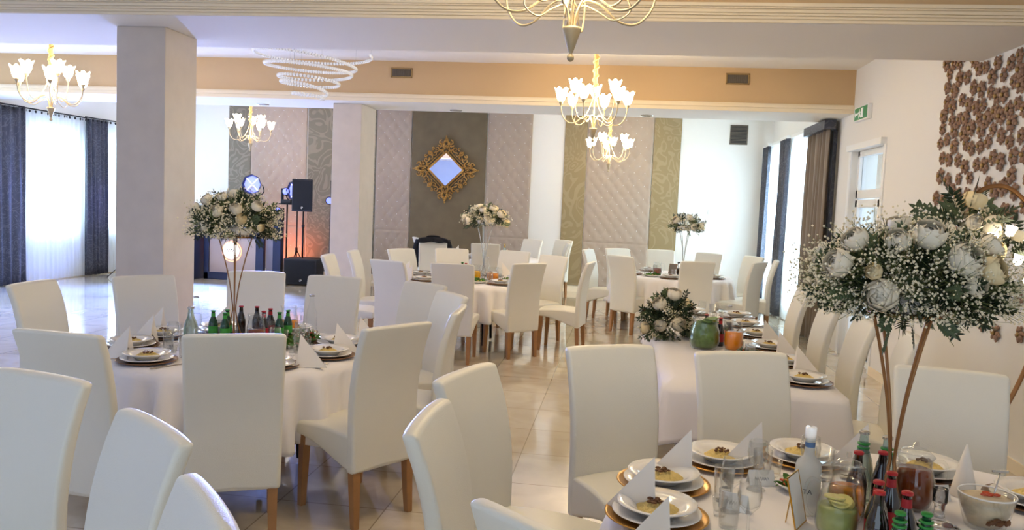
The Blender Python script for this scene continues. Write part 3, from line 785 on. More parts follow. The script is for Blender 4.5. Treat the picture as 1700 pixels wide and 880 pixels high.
# ------------------------------------------------------------------ flowers
def petal(bm, base, d, up, w, l, curl, cup):
    s = d.cross(up).normalized(); nu, nv = 4, 4; V = []
    for i in range(nu+1):
        row = []
        for j in range(nv+1):
            u = i/nu*2-1; v = j/nv; ww = w*(sin(min(1, v*1.15)*pi*.55+.25))*(1 if v < .8 else 1-.8*(v-.8))
            p = base+d*(l*(.35*v+curl*v*v*v))+up*(l*(v*.95-.3*curl*v*v))+s*(u*ww)-d*(cup*ww*u*u)
            row.append(bm.verts.new(p))
        V.append(row)
    for i in range(nu):
        for j in range(nv): bm.faces.new((V[i][j], V[i+1][j], V[i+1][j+1], V[i][j+1]))
def rose_bm(R, seed):
    rnd = random.Random(seed); bm = NB()
    ball(bm, (0, 0, 0), R*.33, 1, (1, 1, 1.2))
    for (Rl, top, n, W_) in ((.46, 4, 3, 78), (.60, 12, 4, 64), (.75, 22, 5, 52), (.88, 34, 5, 48), (1.0, 47, 6, 43)):
        for k in range(n):
            a0 = 360/n*k+Rl*300+rnd.uniform(-9, 9); nu, nv = 5, 4; V = []
            for i in range(nu+1):
                u = i/nu*2-1; row = []
                for j in range(nv+1):
                    v = j/nv; az = radians(a0+u*W_); pol = radians(150+(top+20*u*u-150)*v)
                    rho = R*Rl*(1+.05*u+.10*v**5*(Rl if Rl > .6 else .1))
                    row.append(bm.verts.new((rho*sin(pol)*cos(az), rho*sin(pol)*sin(az), rho*cos(pol)*.85)))
                V.append(row)
            for i in range(nu):
                for j in range(nv): bm.faces.new((V[i][j], V[i+1][j], V[i+1][j+1], V[i][j+1]))
    return bm
def leaf(bm, p, d, n, L, wd):
    s = d.cross(n).normalized(); q = [p, p+d*L*.35+s*wd, p+d*L*.72+s*wd*.7, p+d*L, p+d*L*.72-s*wd*.7, p+d*L*.35-s*wd]; m = p+d*L*.5-n*wd*.35
    vs = [bm.verts.new(x) for x in q]; c = bm.verts.new(m)
    for i in range(6): bm.faces.new((vs[i], vs[(i+1) % 6], c))
def rdir(rnd, zmin=-.3):
    while True:
        v = Vector((rnd.uniform(-1, 1), rnd.uniform(-1, 1), rnd.uniform(zmin, 1)))
        if .1 < v.length < 1: return v.normalized()
ROSES = {}
def bouquet(t, c, rx, rz, n_rose, R, n_gyp, n_leaf, seed, leafL=.05, gr=.0045, droop=.25, fixed=()):
    rnd = random.Random(seed); c = Vector(c)
    # roses
    pts = []
    for fx in fixed: pts.append((Vector(fx[:3]), Vector((fx[0], fx[1], fx[2]*1.2)).normalized()))
    tries = 0
    while len(pts) < n_rose and tries < 4000:
        tries += 1; v = rdir(rnd, -.15); p = Vector((v.x*rx*.97, v.y*rx*.97, v.z*rz*1.02))
        if all((p-q).length > R*1.9 for q, _ in pts): pts.append((p, v))
    for i, (p, v) in enumerate(pts):
        key = (round(R, 3), i % 3)
        yel = (i % 5 == 2); nm = 'cream_rose' if yel else 'white_rose'
        if key not in ROSES:
            ROSES[key] = obj(nm, rose_bm(R, i+7), M_ROSE, t); o = ROSES[key]
        else:
            o = bpy.data.objects.new(nm, ROSES[key].data); COL.objects.link(o); o.parent = t
        if yel:
            o.name = 'cream_rose'; o.material_slots[0].link = 'OBJECT'; o.material_slots[0].material = M_ROSEY
        o.location = c+p; k = fixed[i][3]*.84/R if i < len(fixed) else rnd.uniform(.75, 1.1); o.scale = (k, k, k)
        o.rotation_euler = v.to_track_quat('Z', 'Y').to_euler()
    # baby's breath
    bm = NB(); st = NB()
    nsp = max(10, n_gyp//26)
    for s in range(nsp):
        v = rdir(rnd, -.45); e = rnd.uniform(.70, 1.10); tip = c+Vector((v.x*rx*e, v.y*rx*e, v.z*rz*e))
        tube(st, [c+Vector((v.x*rx*.2, v.y*rx*.2, 0)), tip], .0009*max(1, gr/.004), 3)
        for k in range(26):
            q = tip+Vector((rnd.gauss(0, 1), rnd.gauss(0, 1), rnd.gauss(0, 1)))*rx*.105
            if any((q-c-rp).length < R*.86 for rp, _ in pts): continue
            if q.z < c.z-rz*.45: continue
            g = gr*rnd.uniform(.6, 1.15)
            bmesh.ops.create_icosphere(bm, subdivisions=1, radius=g, matrix=Matrix.Translation(q)) if gr < .002 else octa(bm, q, g, rnd)
            if k % 3 == 0: tube(st, [tip-v*rx*.15, q], .0006*max(1, gr/.004), 3)
    o = obj('tiny_blossoms', bm, M_GYP, t, smooth=False); o['kind'] = 'stuff'
    o = obj('blossom_stems', st, M_STEM, t, smooth=False)
    # leaves: sprigs with paired leaflets
    la, lb = NB(), NB()
    for s in range(n_leaf):
        bm = la if s % 3 else lb
        v = rdir(rnd, -.35); e = rnd.uniform(.5, .95); p0 = c+Vector((v.x*rx*e*.8, v.y*rx*e*.8, v.z*rz*e*.75))
        L = leafL*rnd.uniform(1.6, 2.7); d = (v+Vector((0, 0, rnd.uniform(-droop*.9, .35)))).normalized()
        nn = d.orthogonal().normalized(); nn.rotate(Matrix.Rotation(rnd.uniform(0, 6), 3, d)); m = 6
        prev = p0
        for k in range(m):
            dd = (d+Vector((0, 0, -droop*.6*k/m))).normalized(); p = prev+dd*L/m
            tube(bm, [prev, p], .0011*leafL/.05, 3)
            s_ = dd.cross(nn).normalized()
            for sg in (-1, 1): leaf(bm, p, (dd*.6+s_*sg).normalized(), nn, leafL*rnd.uniform(.7, 1.05), leafL*(.15 if s % 3 else .26))
            prev = p
        leaf(bm, prev, d, nn, leafL, leafL*.18)
    obj('dark_foliage', la, M_LEAF, t, smooth=False); obj('pale_foliage', lb, M_LEAF2, t, smooth=False)
def octa(bm, q, g, rnd):
    vs = [bm.verts.new(q+Vector(d)*g) for d in ((1, 0, 0), (0, 1, 0), (-1, 0, 0), (0, -1, 0), (0, 0, 1), (0, 0, -1))]
    for a, b in ((0, 1), (1, 2), (2, 3), (3, 0)): bm.faces.new((vs[a], vs[b], vs[4])); bm.faces.new((vs[b], vs[a], vs[5]))
def stand(t, H, r_top=.11, r_bot=.062, m=None, rods=4, rr=.005, rot=.5):
    m = m or M_STANDG
    obj('base_ring', tube(NB(), [(r_bot*cos(i*pi/16), r_bot*sin(i*pi/16), rr) for i in range(32)], rr, 6, closed=True), m, t)
    for i in range(rods):
        a = rot+2*pi*i/rods; d = Vector((cos(a), sin(a), 0)); q = Vector((-sin(a), cos(a), 0)); Z = Vector((0, 0, 1))
        pts = [d*r_bot+Z*rr, d*r_bot*.55+Z*H*.10, d*.012+Z*H*.26, d*.010+Z*H*.34, d*r_top*.32+Z*H*.58, d*r_top*.68+Z*H*.82, d*r_top*1.02+Z*H]
        obj('stem_rod', tube(NB(), catmull(pts, 5), rr, 7), m, t)
    obj('top_plate', lathe(NB(), [(r_top*.9, H-.006), (r_top*1.04, H-.004), (r_top*1.04, H+.006), (r_top*.9, H+.004)], 32), m, t)
def floral(x, y, z, H, rx, rz, n_rose, R, n_gyp, n_leaf, seed, label, **k):
    t = thing('floral_centrepiece', label, 'flower arrangement', (x, y, z), 0, 'tall floral centrepieces' if H else None)
    if H: stand(t, H, rx*.36, rot=k.pop('rot', .5), m=k.pop('sm', None), rr=k.pop('rr', .005))
    bouquet(t, (0, 0, (H+rz*.42) if H else rz*.35), rx, rz, n_rose, R, n_gyp, n_leaf, seed, **k)
    if H: obj('foam_bowl', lathe(NB(), [(rx*.2, H), (rx*.40, H+.02), (rx*.42, H+.05), (rx*.3, H+.06)], 24), M_PORC, t)
    return t
FX6 = [(-.13, -.20, -.01, .055), (-.235, -.13, .07, .05), (-.155, -.20, .055, .028), (0, -.15, .165, .055), (.09, -.19, .10, .058), (.115, -.21, .03, .036), (-.085, -.16, .145, .042), (.17, -.17, .075, .05), (-.185, -.10, .14, .045), (-.05, -.05, .19, .04), (.19, -.10, .14, .042)]
FX1 = [(-.03, -.19, .08, 0.046), (.09, -.18, .10, 0.045), (.12, -.17, .04, 0.040), (-.11, -.19, -.01, 0.040), (-.13, -.12, .15, 0.044), (-.03, -.12, .17, 0.036), (.20, -.13, .12, 0.040), (.22, -.12, -.01, 0.028), (-.20, -.12, .10, 0.032)]
floral(.865, 2.60, .76, .655, .285, .19, 13, .046, 7600, 330, 3, 'largest bouquet of white roses on curved bronze rods, nearest, at right', leafL=.030, fixed=FX6, gr=.0044, rot=.35)
floral(-2.39, 4.80, .76, .655, .275, .185, 11, .040, 3000, 190, 11, 'bouquet of white roses on thin bronze rods before the near pillar', leafL=.034, gr=.0062, fixed=FX1, rr=.004, rot=.4)
floral(-1.62, 9.6, .76, .66, .27, .15, 14, .05, 900, 70, 21, 'white bouquet on a pale stand on the middle table, below the mirror', leafL=.04, gr=.009, sm=M_SILVER)
floral(.90, 11.9, .76, .655, .24, .14, 10, .05, 700, 70, 31, 'white bouquet on a thin stand before the bare white wall', leafL=.04, gr=.009, sm=M_SILVER)
floral(.38, 6.05, .76, 0, .18, .25, 13, .05, 1300, 150, 41, 'low round bouquet of white roses resting on the long table', leafL=.04, gr=.006, droop=.3)
def hoop_stand():
    t = thing('curved_flower_stand', 'curved gold pole with white flowers and small lit lamps, at the right edge', 'flower stand', (1.80, 4.2, 0))
    pts = [(-.22, 0, .03), (-.10, 0, .50), (.07, 0, .74), (.19, 0, 1.06), (.235, .0, 1.40), (.18, 0, 1.70), (.05, 0, 1.86), (-.07, 0, 1.87), (-.17, 0, 1.78)]
    obj('curved_pole', tube(NB(), catmull(pts, 8), .011, 10), M_STANDG, t)
    obj('foot_plate', lathe(NB(), [(.16, 0), (.165, .004), (.165, .012), (.05, .02)], 32, (-.22, 0, 0)), M_STANDG, t)
    bouquet(t, (-.16, 0, 1.66), .13, .15, 6, .05, 260, 26, 77, leafL=.06, gr=.007)
    bouquet(t, (.04, .02, 1.52), .17, .13, 5, .05, 200, 26, 78, leafL=.06, gr=.007)
    for (x, y, z) in ((-.02, -.16, 1.66), (.06, -.17, 1.63), (-.10, -.17, 1.62), (-.13, -.15, 1.44), (-.06, -.17, 1.43), (.07, -.17, 1.44), (.02, -.17, 1.53), (.10, -.16, 1.31)):
        l = obj('lamp', lathe(NB(), [(.004, -.02), (.018, -.01), (.02, .01), (.026, .03)], 12, (0, 0, 0)), M_LEDL, t); l.location = (x, y, z); l.rotation_euler = (.4*x*10, .3, 0)
hoop_stand()

# ------------------------------------------------------------------ brown rosettes on the right wall
def rosette_bm(seed):
    rnd = random.Random(seed); bm = NB(); n = 6
    for k in range(n):
        a = 2*pi*k/n+rnd.uniform(-.12, .12); r = .036*rnd.uniform(.9, 1.1)
        ball(bm, (-.014, r*cos(a), r*sin(a)), .021*rnd.uniform(.85, 1.15), 2, (.75, 1, 1))
        ball(bm, (-.012, .058*cos(a+.2), .058*sin(a+.2)), .015, 1, (.7, 1, 1))
    return bm
def build_rosette():
    o = obj('wall_rosette', rosette_bm(1), M_DECOR); o['category'] = 'wall decoration'
    obj('centre', ball(NB(), (-.03, 0, 0), .017, 2, (.7, 1, 1)), M_DECOR2, o)
    return o
ros = Maker(build_rosette)
rnd = random.Random(5); placed = []
tries = 0
while len(placed) < 290 and tries < 60000:
    tries += 1
    y = rnd.uniform(3.9, 7.66); z = rnd.uniform(.9, 3.3)
    if z > 2.93 and y < 7.0: continue
    k = max(0, (2.93-z)/2.0)     # 0 at the top, thinning downwards
    dens = 1 if k < .32 else max(.02, max(0, 1-k)**1.7)
    if y > 6.9 and k < .62: dens = max(dens, .8)
    if rnd.random() > dens: continue
    sp = .112 if k < .3 else (.135 if k < .6 else .2)
    if all((y-a)**2+(z-b)**2 > sp*sp for a, b in placed): placed.append((y, z))
for i, (y, z) in enumerate(placed):
    o = ros((XR-.004, y, z), 0, 'brown foam flower stuck on the right wall in the cascading cluster', 'brown wall flowers')
    o.rotation_euler = (rnd.uniform(0, 6), 0, 0); s = rnd.uniform(.8, 1.1); o.scale = (s, s, s*1.0)

# ------------------------------------------------------------------ tableware makers
def mk_charger(m, name):
    def b():
        t = obj(name, lathe(NB(), [(.05, 0), (.10, .001), (.150, .010), (.158, .014), (.157, .018), (.148, .013), (.10, .005), (.001, .005)], 44, cap1=False), m); t['category'] = 'plate'; return t
    return Maker(b)
chG = mk_charger(M_GOLDP, 'gold_charger'); chB = mk_charger(M_BROWNC, 'brown_charger')
def b_plate():
    o = obj('dinner_plate', lathe(NB(), [(.06, 0), (.085, .003), (.130, .016), (.136, .019), (.134, .022), (.088, .008), (.001, .007)], 44, cap1=False), M_PORC); o['category'] = 'plate'; return o
plate = Maker(b_plate)
def b_bowl():
    o = obj('soup_plate', lathe(NB(), [(.05, 0), (.06, .002), (.085, .022), (.118, .034), (.122, .037), (.120, .040), (.084, .029), (.058, .010), (.001, .008)], 44, cap1=False), M_PORC); o['category'] = 'plate'; return o
bowl = Maker(b_bowl)
def b_rice():
    rnd = random.Random(3)
    def f(u, v):
        a = 2*pi*u; r = .066*v*(1+.10*sin(3*a)+.07*sin(5*a+1)); return (r*cos(a), r*sin(a), .012+.022*(1-v**2.2)+.004*sin(9*a+7*v)*v*(1-v)*4)
    o = obj('risotto', sheet(NB(), f, 36, 10, closed_u=True), M_RICE); o['category'] = 'food'
    bm = NB()
    for k in range(12): ball(bm, (rnd.gauss(0, .016), rnd.gauss(0, .013), .038+rnd.uniform(-.003, .006)), rnd.uniform(.005, .009), 1, (1.3, .8, .6))
    obj('mushroom_topping', bm, M_MUSH, o, smooth=False); return o
rice = Maker(b_rice)
def b_nap():
    bm = NB(); A = (-.125, 0, 0); B = (.035, .045, 0); C_ = (.035, -.045, 0); D = (.028, 0, .175); E = (.02, .004, .17); m1 = (-.05, .0, .09)
    va, vb, vc, vd = [bm.verts.new(p) for p in (A, B, C_, D)]; ve = bm.verts.new((-.01, .012, 0)); 
    bm.faces.new((va, vc, vd)); bm.faces.new((va, vd, vb))
    vf = bm.verts.new((.018, 0, .06)); bm.faces.new((vd, vc, vf)); bm.faces.new((vd, vf, vb))
    o = obj('folded_napkin', bm, M_NAP, smooth=False, solid=.0035); o['category'] = 'napkin'
    return o
nap = Maker(b_nap)
def b_conenap():
    o = obj('cone_napkin', lathe(NB(), [(.042, 0), (.030, .06), (.012, .14), (.001, .18)], 20, cap0=False, cap1=False, lobes=3, lobe=.06), M_NAP, solid=.002); o['category'] = 'napkin'; return o
conenap = Maker(b_conenap)
def b_tumbler():
    o = obj('water_glass', lathe(NB(), [(.026, 0), (.028, .003), (.033, .115), (.0315, .115), (.026, .008), (.001, .008)], 24, cap1=False), M_TGLASS); o['category'] = 'glass'; return o
tumbler = Maker(b_tumbler)
def b_wine():
    o = obj('wine_glass', lathe(NB(), [(.032, 0), (.030, .003), (.005, .008), (.004, .07), (.012, .08), (.030, .10), (.035, .13), (.030, .17), (.0285, .17), (.033, .13), (.028, .103), (.001, .085)], 24, cap1=False), M_TGLASS); o['category'] = 'glass'; return o
wine = Maker(b_wine)
def b_shot():
    o = obj('shot_glass', lathe(NB(), [(.018, 0), (.019, .014), (.024, .06), (.022, .06), (.017, .016), (.001, .016)], 20, cap1=False), M_TGLASS); o['category'] = 'glass'; return o
shot = Maker(b_shot)
def b_knife():
    t = thing('table_knife', '', 'cutlery')
    obj('blade', box(NB(), -.008, .008, 0, .11, 0, .002), M_SILVER, t, smooth=False, bevel=.0008); obj('handle', box(NB(), -.006, .006, -.10, 0, 0, .005), M_SILVER, t, smooth=False, bevel=.002); return t
knife = Maker(b_knife)
def b_fork():
    t = thing('table_fork', '', 'cutlery'); bm = NB()
    for k in range(4): box(bm, -.009+k*.0055, -.0065+k*.0055, .06, .10, .001, .003)
    obj('tines', bm, M_SILVER, t, smooth=False)
    obj('handle', tube(NB(), [(0, -.10, .003), (0, .03, .003), (0, .062, .003)], lambda q: .006-.003*q, 6, flat=.35), M_SILVER, t)
    obj('head', box(NB(), -.010, .011, .045, .062, .001, .003), M_SILVER, t, smooth=False); return t
fork = Maker(b_fork)
ZT = .7595
def setting(x, y, c, who, gold=False, glasses=True, cut=True, napk=None, gl=None, detail=2):
    d = (Vector(c)-Vector((x, y))).normalized(); s = Vector((d.y, -d.x)); rz = math.atan2(-d.x, d.y)
    (chG if gold else chB)((x, y, ZT), 0, ('gold' if gold else 'brown')+' charger plate '+who, 'charger plates')
    plate((x, y, ZT+.007), 0, 'white dinner plate under the risotto dish '+who, 'dinner plates')
    bowl((x, y, ZT+.016), 0, 'white soup plate holding risotto '+who, 'soup plates')
    rice((x, y, ZT+.016), rz+x*9, 'risotto with mushroom topping '+who, 'risotto portions')
    if napk: nap((x+napk[0], y+napk[1], ZT), napk[2], 'white folded napkin standing '+who, 'folded napkins')
    if glasses:
        g = Vector((x, y))+d*.21+s*.03; tumbler((g.x, g.y, ZT), 0, 'empty water glass '+who, 'water glasses')
        g = Vector((x, y))+d*.20-s*.06; shot((g.x, g.y, ZT), 0, 'small shot glass '+who, 'shot glasses')
    if detail > 1 and glasses:
        g = Vector((x, y))+d*.25+s*.11; wine((g.x, g.y, ZT), 0, 'stemmed wine glass '+who, 'wine glasses')
    if cut:
        g = Vector((x, y))+s*.18; knife((g.x, g.y, ZT), rz, 'table knife '+who, 'table knives')
        g = Vector((x, y))-s*.18; fork((g.x, g.y, ZT), rz, 'table fork '+who, 'table forks')
# nearest table
LN = 0.05
setting(.15, 2.455, T6, 'lowest left on the nearest table', True, True, False, (-.04, .045, LN))
setting(.185, 2.76, T6, 'second up the left side of the nearest table', True, True, False, (.065, .09, LN))
setting(.41, 3.06, T6, 'at the far left of the nearest table', True, True, False, (.11, -.02, LN))
setting(.73, 3.18, T6, 'behind the clear vodka bottle on the nearest table', True, True, False, (.19, -.05, LN))
setting(1.43, 2.90, T6, 'right of the spoon on the nearest table', False, False, False)
setting(1.16, 3.14, T6, 'behind the amber jug, nearest table', False, False, False)
conenap((1.215, 2.93, ZT), 0, 'upright cone-folded white napkin right of the amber drink jug', 'cone napkins')
nap((.135, 2.16, ZT), .15, 'white folded napkin at the bottom edge of the photo, beside risotto', 'folded napkins')
# left table
for (a, who, nk) in ((-115, 'front left on the left table', (-.17, .06, .1)), (-48, 'front right on the left table', (.17, .07, pi)),
                     (-8, 'at the right rim of the left table', (.02, .16, pi)), (28, 'at the far right of the left table', (.13, .10, pi)), (-160, 'at the left rim of the left table', (.02, .15, 0)),
                     (165, 'at the far left rim of the left table', (-.1, .12, 0)), (128, 'by the pillar chair on the left table', (-.03, .14, .1)), (80, 'behind the flowers on the left table', None)):
    r = .60; x = T1[0]+r*cos(radians(a)); y = T1[1]+r*sin(radians(a)); setting(x, y, T1, who, False, True, a < 0, nk, detail=2 if a < 0 else 1)
# long table: a row by the windows and a few on the far end
for (y, who, n) in ((4.68, 'at the near corner of the long table', 1), (5.22, 'second along the window side of the long table', 1), (5.78, 'third along the window side of the long table', 1), (6.32, 'fourth along the window side of the long table', 0), (6.86, 'fifth along the window side of the long table', 0), (7.4, 'last along the window side of the long table', 0)):
    setting(1.055, y, (.6, y), who, False, True, False, (.03, .24, pi) if n else None, detail=1 if y > 5 else 0)
setting(.66, 7.5, (.7, 7), 'at the far end of the long table', False, False, False)
# rear tables
for (a, who) in ((-40, 'at the front right of the middle table'), (-130, 'at the front left of the middle table'), (165, 'at the left rim of the middle table'), (70, 'at the far side of the middle table'), (20, 'at the right rim of the middle table')):
    x = T2[0]+.62*cos(radians(a)); y = T2[1]+.62*sin(radians(a)); setting(x, y, T2, who, False, True, False, (-.17, 0, 0) if a in (-130, 165) else (.15, .1, pi), detail=0)
for (a, who) in ((-95, 'at the front of the right rear table'), (-160, 'at the front left of the right rear table'), (-25, 'at the right rim of the right rear table'), (60, 'at the far right of the right rear table'), (120, 'at the far left of the right rear table')):
    x = T3[0]+.62*cos(radians(a)); y = T3[1]+.62*sin(radians(a)); setting(x, y, T3, who, False, True, False, (.16, .05, pi) if a == -95 else None, detail=0)
for (a, who) in ((-110, 'at the front of the mirror-side table'), (-60, 'at the front right of the mirror-side table'), (-160, 'at the left of the mirror-side table')):
    x = T4[0]+.62*cos(radians(a)); y = T4[1]+.62*sin(radians(a)); setting(x, y, T4, who, False, False, False, (.0, .18, 0), detail=0)

# ------------------------------------------------------------------ jugs, bottles and dishes
def jug(x, y, z, R, H, liquid, fill, label, garnish=None, rz=0, lid=False, name='glass_jug'):
    t = thing(name, label, 'jug', (x, y, z), rz)
    obj('glass_body', lathe(NB(), [(R*.80, 0), (R*.86, .006), (R, H*.25), (R*.97, H*.55), (R*.78, H*.82), (R*.80, H*.93), (R*.92, H), (R*.88, H), (R*.76, H*.92), (R*.74, H*.82), (R*.93, H*.55), (R*.95, H*.25), (R*.80, .012), (.001, .010)], 32, cap1=False), M_TGLASS, t)
    obj('handle', tube(NB(), catmull([(R*.80, 0, H*.88), (R*1.35, 0, H*.90), (R*1.6, 0, H*.66), (R*1.45, 0, H*.38), (R*.98, 0, H*.26)], 6), R*.09, 8), M_TGLASS, t)
    f = fill; rr = [(R*.78, .013), (R*.935, H*.25)]
    if f > .55: rr += [(R*.915, H*.55), (R*(.915-.19*(f-.55)/.27), H*f)]
    else: rr += [(R*.93, H*f)]
    obj('drink', lathe(NB(), rr, 32), liquid, t)
    if garnish:
        bm = NB(); rnd = random.Random(int(x*1000))
        for k in range(5):
            M = Matrix.Translation((rnd.uniform(-.3, .3)*R, rnd.uniform(-.5, -.1)*R, H*(f-.02+.03*k))) @ Matrix.Rotation(rnd.uniform(-.5, .5), 4, 'X')
            lathe(bm, [(R*.5, 0), (R*.52, .003), (R*.5, .006)], 16, (0, 0, 0), M)
        obj('fruit_slices', bm, garnish, t, smooth=False)
    if lid: obj('glass_lid', lathe(NB(), [(R*.9, H), (R*.6, H+.018), (R*.15, H+.028), (.008, H+.045)], 24), M_TGLASS, t)
    return t
def bottle(x, y, z, H, glass, cap, label, lab=None, name='glass_bottle', slim=1, mk={}):
    R = .031*slim*(H/.2)**.5
    t = thing(name, label, 'bottle', (x, y, z), x*7)
    obj('glass_body', lathe(NB(), [(R*.9, 0), (R, .006), (R, H*.48), (R*.86, H*.60), (R*.45, H*.78), (R*.38, H*.94), (R*.44, H*.95), (R*.44, H*.965)], 24), glass, t)
    obj('cap', lathe(NB(), [(R*.50, H*.955), (R*.50, H*.99), (R*.40, H)], 18), cap, t, smooth='auto')
    if lab: obj('paper_label', lathe(NB(), [(R*1.01, H*.16), (R*1.01, H*.44)], 24, cap0=False, cap1=False), lab, t); obj('neck_label', lathe(NB(), [(R*.47, H*.74), (R*.42, H*.90)], 18, cap0=False, cap1=False), lab, t)
    return t
Z6 = ZT
# the clear bottle with lettering
t = thing('vodka_bottle', 'clear frosted spirit bottle with narrow neck, left of the photo frame', 'bottle', (.625, 2.625, Z6), 0)
t.scale = (1, 1, .96)
obj('glass_body', lathe(NB(), [(.036, 0), (.040, .006), (.040, .155), (.036, .172), (.018, .19), (.0155, .205), (.0155, .255), (.017, .256)], 28), mat('frosted_glass', '#e6e6e0', .3, trans=.55, ior=1.25), t)
obj('cap', lathe(NB(), [(.0175, .252), (.0175, .285), (.016, .288)], 20), M_CRYSTAL, t)
obj('neck_strip', lathe(NB(), [(.0158, .222), (.0158, .238)], 20, cap0=False, cap1=False), mat('blue_strip', '#54749c', .4), t)
fc = bpy.data.curves.new('lettering', 'FONT'); fc.body = 'TA'; fc.size = .022; fc.extrude = .0004; fc.align_x = 'CENTER'
fo = bpy.data.objects.new('lettering', fc); COL.objects.link(fo); fo.parent = t; fo.location = (-.008, -.0408, .075); fo.rotation_euler = (pi/2, 0, -.15); fc.materials.append(M_INK)
bpy.context.view_layer.update()
lm = bpy.data.meshes.new_from_object(fo.evaluated_get(bpy.context.evaluated_depsgraph_get())); lo = bpy.data.objects.new('lettering', lm); COL.objects.link(lo); lo.parent = t; lo.location = fo.location; lo.rotation_euler = fo.rotation_euler
bpy.data.objects.remove(fo); lo.name = 'lettering'
jug(.735, 2.59, Z6, .056, .17, M_ORANGE, .62, 'glass jug of orange juice behind the gold photo frame', lid=True, rz=.6)
jug(.99, 2.76, Z6, .066, .175, M_AMBER, .74, 'large glass jug of amber drink beside the bronze flower rods', rz=0, lid=True)
jug(.665, 2.42, Z6, .060, .18, M_LIME, .55, 'glass jug of green water with lemon slices at the photo bottom', garnish=mat('lemon_slice', '#e2d27c', .4), rz=2.6)
LABR = mat('red_label', '#a52025', .5); LABG = mat('green_label', '#3f9a3c', .5)
CLEARG = mat('pale_bottle_glass', '#c9d8cc', .06, trans=.7, ior=1.3)
def neck_rings(t, R, z0, n=3):
    for k in range(n): obj('neck_ring', tube(NB(), [(R*cos(i*pi/10), R*sin(i*pi/10), z0+k*.014) for i in range(20)], .0042, 6, closed=True), M_GREENCAP, t)
for (x, y, H, g, c, l, lab) in (
    (.835, 2.79, .235, CLEARG, M_SILVER, 'tall clear bottle with green neck rings, left of the bronze rods', 'rings'),
    (.895, 2.745, .235, CLEARG, M_SILVER, 'tall clear bottle with green neck rings, right behind the bronze rods', 'rings'),
    (.785, 2.665, .20, M_COLA, M_REDCAP, 'red-capped cola bottle, farthest left of the dark bottles', None),
    (.865, 2.685, .20, M_COLA, M_REDCAP, 'red-capped cola bottle just behind the foot of the bronze rods', None),
    (.76, 2.375, .20, M_COLA, M_REDCAP, 'red-capped cola bottle in the middle of the bottle cluster', LABR),
    (.735, 2.285, .20, M_COLA, M_REDCAP, 'red-capped cola bottle right of the green-water jug', None),
    (.812, 2.30, .20, M_COLA, M_REDCAP, 'red-capped cola bottle, rightmost of the front dark bottles', LABR),
    (.825, 2.47, .20, M_COLA, M_REDCAP, 'red-capped cola bottle right in front of the bronze rods', LABR),
    (.765, 2.205, .175, M_GREENG, M_GREENCAP, 'green-ringed bottle at the photo bottom, left one', 'rings'),
    (.835, 2.215, .175, M_GREENG, M_GREENCAP, 'green-ringed bottle at the photo bottom, right one', 'rings')):
    t = bottle(x, y, Z6, H, g, c, l, lab if lab != 'rings' else None)
    if lab == 'rings': neck_rings(t, .0165 if H > .2 else .0145, H*.70)
# photo frame
t = thing('photo_frame', 'slim gold table-number frame leaning back beside the clear bottle', 'frame', (.585, 2.50, Z6), radians(62))
M = Matrix.Rotation(-.22, 4, 'X'); w, h = .055, .16
bm = NB()
for a in ((-w, w, -.002, .002, 0, .004), (-w, w, -.002, .002, h-.004, h), (-w, -w+.004, -.002, .002, 0, h), (w-.004, w, -.002, .002, 0, h)): box(bm, *a, M)
obj('gold_rim', bm, M_GOLDL, t, smooth=False); obj('card_sheet', box(NB(), -w+.004, w-.004, -.0008, .0008, .004, h-.004, M), M_CARD, t, smooth=False)
obj('prop_leg', box(NB(), -.004, .004, .0, .002, 0, .12, Matrix.Translation((0, .045, 0)) @ Matrix.Rotation(.12, 4, 'X')), M_GOLDL, t, smooth=False)
# place cards with a scribbled name
def place_card(x, y, rz, label):
    t = thing('place_card', label, 'card', (x, y, Z6), rz, 'place cards'); bm = NB()
    v = [bm.verts.new(p) for p in ((-.045, -.02, 0), (.045, -.02, 0), (.045, 0, .05), (-.045, 0, .05), (-.045, .02, 0), (.045, .02, 0))]
    bm.faces.new((v[0], v[1], v[2], v[3])); bm.faces.new((v[3], v[2], v[5], v[4])); obj('folded_card', bm, M_CARD, t, smooth=False, solid=.0006)
    pts = [(-.025+.0018*i, -.0115+.0032*sin(i*1.3)*.4-.0008, .022+.006*sin(i*1.3)) for i in range(28)]
    obj('handwriting', tube(NB(), pts, .0005, 4), M_INK, t)
place_card(.525, 2.865, .2, 'white folded place card between the glasses and the green salad'); place_card(.40, 2.60, -.5, 'white folded place card beside the lowest left glasses'); place_card(1.10, 2.86, .3, 'white folded place card right of the bottle cluster')
def salad(x, y, r, label, cols=(M_GREEN,), seed=1, dish=None, H=.03):
    t = thing('salad_dish', label, 'dish of food', (x, y, ZT), seed)
    obj('dish', lathe(NB(), [(r*.5, 0), (r*.6, .003), (r*.96, .022), (r, .026), (r*.97, .028), (r*.6, .009), (.001, .008)], 36, cap1=False), dish or M_PORC, t)
    for ci, m in enumerate(cols):
        rn = random.Random(seed*10+ci); bm = NB()
        for k in range(46 if ci == 0 else 14):
            a = rn.uniform(0, 6.28); q = r*.72*rn.random()**.6; p = Vector((q*cos(a), q*sin(a), .014+rn.uniform(0, H)*(1-q/r)))
            if ci == 0: d = rdir(rn, -.1); leaf(bm, p, d, d.orthogonal().normalized(), r*.42, r*.15)
            else: ball(bm, p+Vector((0, 0, .008)), r*.1, 1, (1.4, 1, .6))
        obj('leaves' if ci == 0 else 'toppings', bm, m, t, smooth=False)
        if ci == 0: b = NB(); ball(b, (0, 0, .012), r*.62, 2, (1, 1, .28)); obj('salad_heap', b, m, t)
M_TOM = mat('tomato', '#c8502e', .3); M_HAM = mat('ham_pink', '#cf9076', .5, var=.2, vscale=30); M_EGG = mat('egg_yellow', '#e6c65c', .5)
salad(.645, 2.83, .08, 'green salad with carrot on a white oval dish, left of the clear bottle', (M_GREEN, M_TOM), 2)
